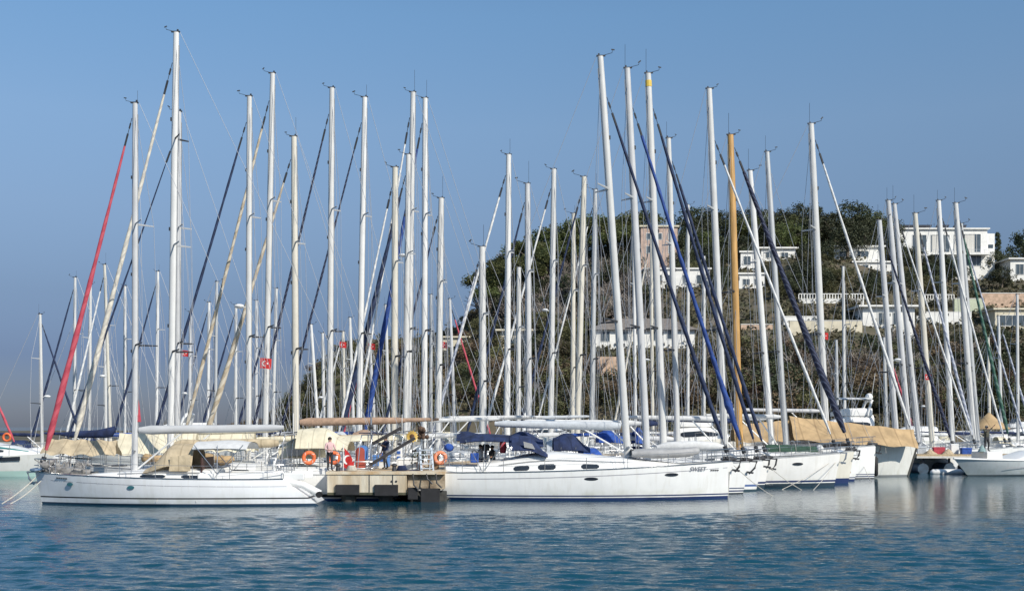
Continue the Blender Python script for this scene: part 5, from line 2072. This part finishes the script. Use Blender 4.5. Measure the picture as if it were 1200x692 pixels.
# ---------------------------------------------------------------- flags
flag(305, 419, 68.4, .72, .62, 'red Turkish flag flying beside the left hand masts', ph=.6, pole=False)
flag(403, 524, 58.2, 1.3, .95, 'big red flag with white crescent hanging limp at the front of the pier', limp=True)
FG = 'small far flags among the masts'
for (x, y, Y, lab) in ((398, 400, 100, 'small red flag left of the navy jib before the hill shoulder'), (432, 402, 100, 'small red flag right of the navy jib before the hill shoulder'), (516, 400, 96, 'small red flag beside the low cream wall left of the bare trees'),
                       (962, 389, 88, 'small red flag on the tall white mast of the tan covered yacht'), (1084, 438, 104, 'small red flag in the right hand mast group'), (213, 410, 100, 'small red flag right of the tallest mast')):
    flag(x, y, Y, .62, .52, lab, emblem=True, ph=rv.uniform(0, 6), pole=False, group=FG)


# ---------------------------------------------------------------- motor yachts and other boats
def motor_yacht(label, x_bow, Y, L, sd, stripe=None, fly=True, arch=True, dome=True, hullk='plain', fb=2.0, fs=1.3, name='motor_yacht', h1=1.5, windows=True, group=None, B=None, canopy=None, dark=False, hx=(-.32, .27)):
    B = B or L * .3
    X = (x_bow - 600) * Y / F
    r = thing(name, label, 'motor boat', (X - sd * L / 2, Y, 0), 0 if sd > 0 else PI, group)
    H = Hull(L, B, fs, fb, .2, 1.3)
    H.mesh(18).build('hull', HULLS[hullk], r, 35)
    H.deck().build('deck', DECK, r, 50)
    # superstructure: lower house
    m, pt = roof_loft(H, L * hx[0], L * hx[1], h1, wf=.80, front=.55)
    m.build('deckhouse', WHITE, r, 50)
    for sg in (-1, 1):
        patch(pt, -L * .28, L * (hx[1] - .17), .12, .32, sg, .015, 12).build('window_band', GLASS, r, 60)
    if dark:
        for sg in (-1, 1):
            m = MB()
            rows = []
            for k in range(13):
                x = -L * .45 + L * .8 * k / 12
                rows.append([(x, sg * (H.side(x, H.deckz(x) - q) + .02), H.deckz(x) - q) for q in (.12, .42)])
            m.loft(rows)
            m.build('hull_window_band', GLASS, r)
    if stripe:
        for sg in (-1, 1):
            m = MB()
            rows = []
            for k in range(13):
                x = -L * .30 + L * (hx[1] + .24) * k / 12
                p0 = pt(x, .36, sg, .02)
                p1 = pt(x, .50, sg, .02)
                rows.append([p0, p1])
            m.loft(rows)
            m.build('stripe', stripe, r)
    zt = H.deckz(-L * .1) + h1
    if fly:
        m = MB()
        rows = []
        for k in range(9):
            x = -L * .30 + L * .36 * k / 8
            hw_ = B * .34 * (1 - .35 * smooth01((k - 5) / 3))
            hh = .6 * (1 - .6 * smooth01((k - 5) / 3))
            rows.append([(x, -hw_, zt - .15), (x, -hw_ * 1.04, zt + hh * .6), (x, -hw_ * .94, zt + hh), (x, hw_ * .94, zt + hh), (x, hw_ * 1.04, zt + hh * .6), (x, hw_, zt - .15)])
        m.loft(rows, cap=True)
        m.build('flybridge', WHITE, r, 50)
        m = MB()
        m.loft([[(L * .02, -B * .22, zt + .4), (L * .02, B * .22, zt + .4)], [(-L * .01, -B * .22, zt + .95), (-L * .01, B * .22, zt + .95)]])
        m.build('windscreen', GLASS, r)
    if arch:
        m = MB()
        xa = -L * .25
        m.tube([(xa, -B * .36, zt), (xa - .35, -B * .34, zt + 1.0), (xa - .5, -B * .25, zt + 1.35), (xa - .5, B * .25, zt + 1.35), (xa - .35, B * .34, zt + 1.0), (xa, B * .36, zt)], .12, 8, sx=1.6)
        m.build('radar_arch', WHITE, r, 60)
        if dome:
            m = MB()
            m.ball((xa - .5, 0, zt + 1.72), .36, n=14, m=8)
            m.build('radar_dome', WHITE, r, 60)
        m = MB()
        m.tube([(xa - .5, B * .2, zt + 1.3), (xa - .9, B * .2, zt + 4.0)], .022, 5)
        m.build('aerial', WHITE, r)
    if canopy:
        m = arch_canopy(-L * .30, L * .02, zt + 1.2, B * .33, .45, fall=.4)
        m.build('canopy', canopy, r, 50)
        m = MB()
        for xx in (-L * .28, 0):
            for sg in (-1, 1):
                m.tube([(xx, sg * B * .32, zt + .4), (xx, sg * B * .32, zt + 1.45)], .022, 5)
        m.build('canopy_frame', STEEL, r)
    m = MB()
    for sg in (-1, 1):
        tops = []
        for u in (.35, .5, .65, .8, .92, .99):
            p = Vector((H.xdeck(u), sg * max(H.half(u) - .08, .05), H.sheer(u)))
            m.tube([p, p + Vector((0, 0, .75))], .02, 4)
            tops.append(p + Vector((0, 0, .75)))
        m.tube(tops, .022, 5)
    m.build('bow_rail', STEEL, r, 60)
    return r


TEALC = mat('teal_stripe', (.02, .19, .20), .5, var=.15)
GMY = 'motor boats moored beyond the yachts'
motor_yacht('white motor yacht with teal stripe cut by the left frame edge', 66, 87, 15, 1, TEALC, hullk='tealreflect', fb=1.75, fs=1.3, canopy=TAN, group=GMY, dark=True, h1=1.55, hx=(-.32, .44))
motor_yacht('white motor yacht with dark cabin windows behind the foot of the red jib', 78, 96, 13, -1, None, group=GMY, fly=False, arch=True, dome=False, fb=2.3, fs=1.8)
motor_yacht('white motor cruiser left of the front left mast under the navy boom cover', 112, 104, 13, -1, None, group=GMY, fly=True, arch=False, fb=2.4, fs=1.9)
motor_yacht('white flybridge motor yacht left of the tan covered yacht mast', 922, 112, 10, -1, None, group=GMY, fb=3.2, fs=3.0, h1=1.9, canopy=WCANV)
motor_yacht('white motor cruiser at the foot of the cliff right of the tan tent', 1000, 128, 11, -1, None, group=GMY, fb=2.6, fs=2.2, fly=False, arch=False)
motor_yacht('white motor cruiser with raised bow under the blue furled jibs', 885, 118, 10, 1, None, group=GMY, fb=3.0, fs=2.2, fly=True, arch=False)
motor_yacht('white motor cruiser before the right end of the cliff', 1130, 140, 12, -1, None, group=GMY, fb=2.6, fs=2.2, fly=True, arch=True)
motor_yacht('white motor cruiser before the lower slope under the cream mast pair', 700, 138, 11, 1, None, group=GMY, fb=2.8, fs=2.4, fly=False)

# long navy sail cover of a far yacht at the left
t = tag(MB().tube([(-2.2, 0, 0), (-1.2, 0, -.05), (.8, 0, 0), (1.8, 0, .12), (2.2, 0, .5)], [.12, .26, .32, .42, .16], 10, sx=.6).build('sail_cover', NAVY, None, 60),
        'long navy sail cover on the boom of a far yacht at the left', 'sail cover')
t.location = W(103, 508, 92)

# low white sport boat with flared bow and a tan deck at the right
t = thing('sport_boat', 'low grey white boat with flared bow and tan deck at the right edge', 'boat', (W(1118, 556, 86.5).x + 6.6 * .88, 86.5 + 6.6 * .47, 0), PI + .49)
Hs = Hull(13.2, 4.4, 1.12, 1.34, .2, 1.5)
Hs.mesh(24).build('hull', hull_mat('pale_grey_hull', (.50, .54, .55), [(-2, .10, (.10, .12, .13))]), t, 30)
Hs.deck().build('deck', mat('tan_deck', (.50, .40, .25), .8, var=.2), t, 40)
for sg in (-1, 1):
    m = MB()
    m.tube([(Hs.xdeck(u), sg * (Hs.half(u) + .01), Hs.sheer(u) + .0) for u in [i / 18 for i in range(19)]], .07, 6)
    m.build('rubbing_strake', WHITE, t, 60)
    m = MB()
    rows = []
    for k in range(10):
        x = -Hs.L * .4 + Hs.L * .62 * k / 9
        rows.append([(x, sg * (Hs.side(x, z) + .018), z) for z in (.62, .67)])
    m.loft(rows)
    m.build('side_stripe', mat('grey_stripe', (.33, .33, .36), .5), t)
m = MB()
m.box((3.0, 0, 1.53), (1.7, 1.5, .62))
m.build('locker', WHITE, t, bevel=.05)
m, pt = roof_loft(Hs, -4.5, 1.2, .75, wf=.6, front=.5)
m.build('cabin', WHITE, t, 50)
for sg in (-1, 1):
    patch(pt, -3.9, -.6, .12, .3, sg, .015).build('cabin_window', GLASS, t, 60)
t2 = tag(MB().tube([(-1.2, 0, 0), (-1, 0, 0), (1.2, 0, .0), (1.45, 0, .0)], [.1, .26, .26, .08], 12).build('roll_fender', WHITE, None, 60), 'long white cylindrical fender floating in front of the tan pontoon', 'fender')
t2.location = W(1108, 553, 91)
pt_ = thing('floating_pontoon', 'tan decked pontoon behind the flared bow at the right', 'pontoon', (W(1136, 540, 93.5).x, 93.5, 0))
m = MB()
m.box((0, 0, 1.38), (9.6, 3.2, .26))
m.build('deck', mat('tan_planks', (.48, .37, .23), .85, var=.35, stretch=(8, .4, 1)), pt_)
m = MB()
m.box((0, -1.63, 1.30), (9.7, .05, .16))
m.build('edge_board', mat('pale_edge_board', (.62, .60, .55), .8, var=.15), pt_)
for q in (-4.2, -2.1, 0, 2.1, 4.2):
    m = MB()
    m.tube([(q, -1.3, .35), (q, 1.4, .35)], .46, 10)
    m.build('float', mat('blue_drum', (.045, .08, .12), .6, var=.4), pt_, 50)
    m = MB()
    m.bar((q, -1.2, .7), (q, -1.2, 1.26), .14, .14)
    m.build('bracket', DARKM, pt_)
for (x, dy, w_, h_, mt_, lab) in ((1080, .4, .7, .5, GREYC, 'grey lidded box at the left end of the tan pontoon'), (1100, .0, .9, .45, REDC, 'red lidded box in the middle of the tan pontoon'),
                                  (1118, .5, .6, .7, WHITE, 'white upright box on the tan pontoon beside the red one'), (1132, -.2, .8, .4, BLUE, 'blue lidded box at the right of the tan pontoon')):
    dock_box(x, 93.5 + dy, w_, .5, h_, mt_, lab)
    o = [q for q in bpy.data.objects if q.get('label') == lab][0]
    o.location.z = 1.51
for x, lab in ((1090, 'folded pale net heaped on the left of the tan pontoon'), (1111, 'folded pale net heaped in the middle of the tan pontoon')):
    t = thing('folded_net', lab, 'net', (W(x, 500, 93.0).x, 93.0, 1.51))
    m = MB()
    m.loft([[((.55 - .13 * i) * math.cos(a) * (1 + .2 * math.sin(a * 4 + i + x)), (.4 - .09 * i) * math.sin(a), .11 * i) for a in [2 * PI * k / 14 for k in range(14)]] for i in range(5)], closed=True, cap=True)
    m.build('heap', mat('sandy_net', (.45, .36, .24), .9, var=.4, scale=12), t, 60)


# ---------------------------------------------------------------- people
SKIN = mat('skin', (.42, .25, .17), .6, var=.1)
HAIR = mat('dark_hair', (.03, .022, .018), .8, var=.2)


def person(label, loc, rz, H, J_, shirt, trousers, shoes=None, hat=None, top_z=.50):
    """J_: joint positions in units of body height; one skinned surface, cloth by region"""
    E = [('pelvis', 'waist'), ('waist', 'chest'), ('chest', 'neck'), ('neck', 'head0'), ('head0', 'head1')]
    for s in 'lr':
        E += [('pelvis', 'hip' + s), ('hip' + s, 'knee' + s), ('knee' + s, 'ankle' + s), ('ankle' + s, 'toe' + s),
              ('chest', 'sho' + s), ('sho' + s, 'elb' + s), ('elb' + s, 'wri' + s), ('wri' + s, 'palm' + s)]
        for q in range(5):
            E.append(('palm' + s, 'fin%d%s' % (q, s)))
    rad = dict(pelvis=.085, waist=.078, chest=.092, neck=.034, head0=.052, head1=.050, hip=.060, knee=.036, ankle=.024, toe=.020, sho=.040, elb=.026, wri=.017, palm=.020)
    pos = dict(J_)
    for s in 'lr':
        d_ = (Vector(pos['wri' + s]) - Vector(pos['elb' + s])).normalized()
        pos['palm' + s] = Vector(pos['wri' + s]) + d_ * .04
        sd = d_.orthogonal().normalized()
        for q in range(5):
            off = (q - 2) * .010
            pos['fin%d%s' % (q, s)] = pos['palm' + s] + d_ * (.05 - .005 * abs(q - 2) - (.02 if q == 0 else 0)) + sd * off * 1.6 + Vector((0, -.008, 0))
    names = list(pos)
    me = bpy.data.meshes.new('body')
    me.from_pydata([Vector(pos[n]) * H for n in names], [(names.index(a), names.index(b)) for a, b in E], [])
    o = bpy.data.objects.new('body', me)
    COL.objects.link(o)
    o.modifiers.new('skin', 'SKIN')
    for i, n in enumerate(names):
        k = n if n in rad else n[:-1]
        r_ = rad.get(k, .0055) * H
        me.skin_vertices[0].data[i].radius = (r_, r_)
    me.skin_vertices[0].data[names.index('pelvis')].use_root = True
    sb = o.modifiers.new('sub', 'SUBSURF')
    sb.levels = sb.render_levels = 2
    dg = bpy.context.evaluated_depsgraph_get()
    me2 = bpy.data.meshes.new_from_object(o.evaluated_get(dg))
    bpy.data.objects.remove(o)
    for mm in (SKIN, shirt, trousers, shoes or BLACK):
        me2.materials.append(mm)
    zt, zn, za = pos['pelvis'][2] + .03, pos['neck'][2] - .005, max(pos['anklel'][2], pos['ankler'][2]) + .015
    for p in me2.polygons:
        c = p.center / H
        hand = min((c - Vector(pos['wri' + s])).length for s in 'lr') < .075 and c.z > .3 and min((c - Vector(pos['elb' + s])).length for s in 'lr') > .05
        p.material_index = 3 if c.z < za else 2 if (c.z < zt and not hand and abs(c.x - pos['pelvis'][0]) < .2) else 0 if (hand or c.z > zn + .02 and (c - Vector(pos['head0'])).length < .13) else 1
        p.use_smooth = True
    r = thing('person', label, 'person', loc, rz)
    b = bpy.data.objects.new('body', me2)
    COL.objects.link(b)
    b.parent = r
    hd = (Vector(pos['head0']) + Vector(pos['head1'])) * .5 * H
    m = MB()
    m.ball(hd + Vector((0, .012, .022)) * H, .060 * H, n=12, m=8, zs=.95)
    m.build('hair' if not hat else 'cap', hat or HAIR, r, 60)
    if hat:
        m = MB()
        m.box(hd + Vector((0, -.075, .03)) * H, (.09 * H, .08 * H, .01 * H))
        m.build('cap_brim', hat, r)
    m = MB()
    for sx_ in (-1, 1):
        m.ball(hd + Vector((sx_ * .018, -.052, .008)) * H, .007 * H, n=6, m=4)
    m.build('eye', DARKM, r)
    m = MB()
    m.prism([hd + Vector(v) * H for v in ((-.009, -.050, -.012), (.009, -.050, -.012), (0, -.050, .010))], (0, -.014 * H, 0))
    m.build('nose', SKIN, r)
    return r


base = dict(pelvis=(0, 0, .52), waist=(0, 0, .61), chest=(0, .0, .73), neck=(0, 0, .835), head0=(0, -.01, .885), head1=(0, -.012, .945),
            hipl=(.055, 0, .485), kneel=(.06, -.01, .275), anklel=(.06, .012, .045), toel=(.065, -.085, .018),
            hipr=(-.055, 0, .485), kneer=(-.06, -.01, .275), ankler=(-.06, .012, .045), toer=(-.065, -.085, .018),
            shol=(.115, 0, .795), elbl=(.15, .02, .62), wril=(.14, -.05, .48), shor=(-.115, 0, .795), elbr=(-.15, .02, .62), wrir=(-.14, -.05, .48))
p1 = dict(base)
p1.update(elbl=(.16, -.04, .64), wril=(.08, -.17, .62), elbr=(-.16, -.02, .63), wrir=(-.07, -.16, .60))
PINK = mat('pale_pink_shirt', (.62, .42, .42), .85, var=.15)
DTR = mat('dark_trousers', (.03, .03, .035), .85, var=.2)
OLSH = mat('dark_olive_jacket', (.075, .075, .055), .9, var=.2)
person('person in pale pink shirt and black trousers standing at the left end of the pier', on_pier(386.5, 58.2), R(35), 1.72, p1, PINK, DTR)
p2 = dict(base)
p2.update(elbl=(.20, -.04, .86), wril=(.27, -.10, .97), elbr=(-.17, -.10, .72), wrir=(-.12, -.22, .80), kneel=(.09, -.03, .275), anklel=(.10, .02, .045), toel=(.11, -.08, .018), ankler=(-.09, .012, .045), kneer=(-.08, -.01, .275), toer=(-.10, -.085, .018))
person('person in dark jacket and cap with raised arm standing on the flared bow', Vector((W(1118, 556, 86.5).x + 3.55 * .882, 86.5 + 3.55 * .47, 1.845)), R(25), 2.0, p2, OLSH, DTR, hat=mat('grey_cap', (.16, .16, .16), .8))
t = thing('folded_net', 'pale blue green net heaped at the feet of the person in dark jacket', 'net', (W(1118, 556, 86.5).x + 3.0 * .882 - .1, 86.5 + 3.0 * .47 - .3, 1.845))
t.scale = (.6, .6, .6)
m = MB()
rows = []
for i in range(8):
    u = i / 7
    rows.append([(.5 * (1 - .75 * u) * math.cos(a) * (1 + .12 * math.sin(a * 5 + i)), .35 * (1 - .75 * u) * math.sin(a), .8 * u) for a in [2 * PI * k / 14 for k in range(14)]])
m.loft(rows, closed=True, cap=True)
m.build('heap', mat('blue_green_net', (.25, .36, .37), .9, var=.4, scale=12), t, 60)
t = thing('dish_canopy', 'thatched looking tan parasol beyond the yachts at the right', 'parasol', (W(1159, 480, 120).x, 120, 1.0))
m = MB()
m.tube([(0, 0, 4.2), (0, 0, 3.6), (0, 0, 2.6), (0, 0, 2.5)], [.08, .7, 2.0, 2.1], 14)
m.build('canopy', TAN, t, 50)
m = MB()
m.tube([(0, 0, 0), (0, 0, 3)], .06, 6)
m.build('pole', ALU2, t)


# ---------------------------------------------------------------- clutter on the pier and in the cockpits
def rope_coil(x, Y, lab, col):
    t = thing('rope_coil', lab, 'rope', on_pier(x, Y), 0, 'coils and boxes on the pier')
    m = MB()
    for q in range(4):
        m.torus((0, 0, .05 + .06 * q), .26 - .03 * q, .035, 'z', 18, 6)
    m.tube([(.24, 0, .05), (.6, .1, .03), (.9, -.05, .03)], .03, 5)
    m.build('coil', col, t, 60)


rope_coil(412, 57.9, 'pale rope coil on the pier near the limp red flag', ROPE)
rope_coil(471, 58.0, 'dark blue rope coil near the front right edge of the pier', NAVY)


def pedestal(x, Y, lab):
    t = thing('power_pedestal', lab, 'pedestal', on_pier(x, Y), rv.uniform(-.3, .3), 'power pedestals along the pier')
    m = MB()
    m.loft([[(-.16, -.13, 0), (.16, -.13, 0), (.16, .13, 0), (-.16, .13, 0)], [(-.15, -.12, 1.0), (.15, -.12, 1.0), (.15, .12, 1.0), (-.15, .12, 1.0)], [(-.10, -.08, 1.16), (.10, -.08, 1.16), (.10, .08, 1.16), (-.10, .08, 1.16)]], closed=True, cap=True)
    m.build('body', WHITE, t, bevel=.02)
    for q in (.45, .75):
        m = MB()
        m.box((0, -.14, q), (.2, .04, .16))
        m.build('socket', mat('blue_socket', (.04, .12, .4), .5), t)
    m = MB()
    m.ball((0, 0, 1.22), .11, zs=.7)
    m.build('lamp', GLASS, t, 60)


pedestal(448, 61.5, 'white power pedestal behind the two raised gangways')
pedestal(468, 66, 'white power pedestal further along the pier')


def step_ladder(x, Y, lab):
    t = thing('boarding_steps', lab, 'steps', on_pier(x, Y), .3)
    m = MB()
    for sg in (-.3, .3):
        m.bar((sg, -.35, 0), (sg, .1, 1.15), .06, .10)
        m.bar((sg, .45, 0), (sg, .1, 1.15), .05, .07)
    m.build('side_rail', mat('pale_blue_grey_paint', (.42, .48, .55), .6, var=.15), t)
    for q in range(5):
        m = MB()
        u = (q + .5) / 5
        m.box((0, -.35 + .45 * u, 1.15 * u), (.62, .22, .04))
        m.build('step', mat('pale_blue_grey_paint', (.42, .48, .55), .6, var=.15), t)


step_ladder(499, 58.6, 'pale blue grey boarding steps at the right end of the pier')


dock_box(478, 59.8, 1.0, .55, .5, WHITE, 'white lidded dock box below the sunflower spinner')
dock_box(447, 63.8, .9, .5, .55, mat('blue_plastic', (.10, .24, .55), .4, var=.1), 'blue lidded box on the pier behind the gangways')
dock_box(508, 60.3, .55, .4, .7, mat('brown_crate', (.30, .19, .11), .8, var=.3), 'brown crate behind the boarding steps')


def bicycle(x, Y, lab, col):
    t = thing('bicycle', lab, 'bicycle', on_pier(x, Y), .1)
    for q in (-.52, .52):
        m = MB()
        m.torus((q, 0, .34), .32, .022, 'y', 20, 5)
        w_ = m.build('wheel', BLACK, t, 60)
        m = MB()
        for k in range(6):
            a = PI * k / 6
            m.tube([(q + .31 * math.cos(a), 0, .34 + .31 * math.sin(a)), (q - .31 * math.cos(a), 0, .34 - .31 * math.sin(a))], .004, 3)
        m.build('spokes', STEEL, w_)
    m = MB()
    for a, b in (((-.52, 0, .34), (-.18, 0, .80)), ((-.52, 0, .34), (-.08, 0, .32)), ((-.08, 0, .32), (-.18, 0, .86)), ((-.08, 0, .32), (.36, 0, .78)), ((-.18, 0, .80), (.36, 0, .80)), ((.52, 0, .34), (.34, 0, .98))):
        m.tube([a, b], .02, 5)
    m.build('frame', col, t, 60)
    m = MB()
    m.tube([(.34, -.25, 1.0), (.34, .25, 1.0)], .015, 5)
    m.build('handlebar', DARKM, t)
    m = MB()
    m.ball((-.2, 0, .9), .12, zs=.35, ys=.6)
    m.build('saddle', BLACK, t, 60)


bicycle(490, 62.2, 'dark green bicycle leaning among the gear at the right end of the pier', GREENC)


def plant_pot(x, Y, lab):
    t = thing('plant_pot', lab, 'plant', on_pier(x, Y), 0)
    m = MB()
    m.tube([(0, 0, 0), (0, 0, .4)], [.16, .22], 12)
    m.build('pot', HT, t, 50)
    m = MB()
    rg = random.Random(8)
    for q in range(90):
        leaf_quad(m, Vector((rg.gauss(0, .16), rg.gauss(0, .16), .6 + rg.gauss(0, .16))), .07, rg)
    m.build('leaves', LEAF['olive'], t)


plant_pot(492, 59.6, 'bushy potted plant right of the sunflower spinner')
# hand cart of brownish gear above the sunflower's right
t = thing('gear_bundle', 'dark brown bundle of wet gear hanging right of the sunflower spinner', 'bundle', W(496, 507, 59.6))
m = MB()
rg = random.Random(21)
for q in range(9):
    m.ball((rg.uniform(-.25, .25), rg.uniform(-.15, .15), rg.uniform(-.22, .22)), rg.uniform(.09, .17), n=8, m=6)
m.build('bundle', mat('brown_wet_gear', (.10, .06, .04), .9, var=.5, scale=9), t, 60)
m = MB()
m.tube([(0, 0, -1.55), (0, 0, 0)], .03, 6)
m.build('pole', DARKM, t)

p3_ = dict(base)
p3_.update(elbl=(.17, -.06, .65), wril=(.10, -.18, .70), kneel=(.06, -.06, .28), anklel=(.06, .03, .045))
person('person in dark blue jacket on the pier behind the gangways', on_pier(452, 60.6), R(-40), 1.75, p3_, NAVY, mat('grey_trousers', (.16, .16, .17), .9))
person('person in pale shirt in the cockpit under the navy bimini', W(563, 551, 60.4) + Vector((0, 0, -.3)), R(60), 1.7, base, WCANV, NAVY)
person('person in dark top beside the outboard motor under the navy bimini', W(577, 551, 60.9) + Vector((0, 0, -.35)), R(-50), 1.72, p1, DTR, NAVY)

# covers of yachts behind, in the gaps over the decks
HD = 'folded hoods and covers in the second row'
for (x0, x1, yt, yb, Y, mt, lab, dr) in (
        (536, 560, 505, 517, 66.0, NAVY, 'navy canvas bimini left of the larger navy bimini over the pier end', .2),
        (596, 636, 505, 524, 66.5, NAVY, 'navy canvas hood behind the hood of the front right yacht', .5),
        (648, 690, 507, 530, 63.2, NAVY, 'wide navy spray hood left of the front right mast', .7),
        (700, 730, 503, 520, 67.5, BLUE, 'bright blue canvas cover just left of the front right mast', .5),
        (742, 757, 500, 522, 68.5, BLUE, 'bright blue canvas just right of the front right mast', .8),
        (640, 662, 512, 532, 70.5, GREYC, 'grey hood between the navy hoods', .6),
        (392, 410, 505, 520, 74.0, GREYC, 'grey hood behind the red flag at the pier', .5),
        (416, 442, 503, 515, 71.0, PINKB, 'faded brown hood behind the red cabinet', .4)):
    a, b_ = W(x0, yb, Y), W(x1, yt, Y)
    t = tag(bpy.data.objects.new('canvas_hood', None), lab, 'hood', HD)
    COL.objects.link(t)
    t.location = (a.x, Y, a.z)
    w_, h_ = b_.x - a.x, b_.z - a.z
    arch_canopy(0, w_, 0, 1.35, h_, droop_f=dr, droop_a=.25, fall=.85).build('canvas', mt, t, 50)
    m = MB()
    for u in (.2, .6):
        for sg in (-1, 1):
            m.tube([(w_ * u, sg * 1.3, -.5), (w_ * u, sg * 1.3, h_ * .3)], .02, 4)
    m.build('frame', STEEL, t)
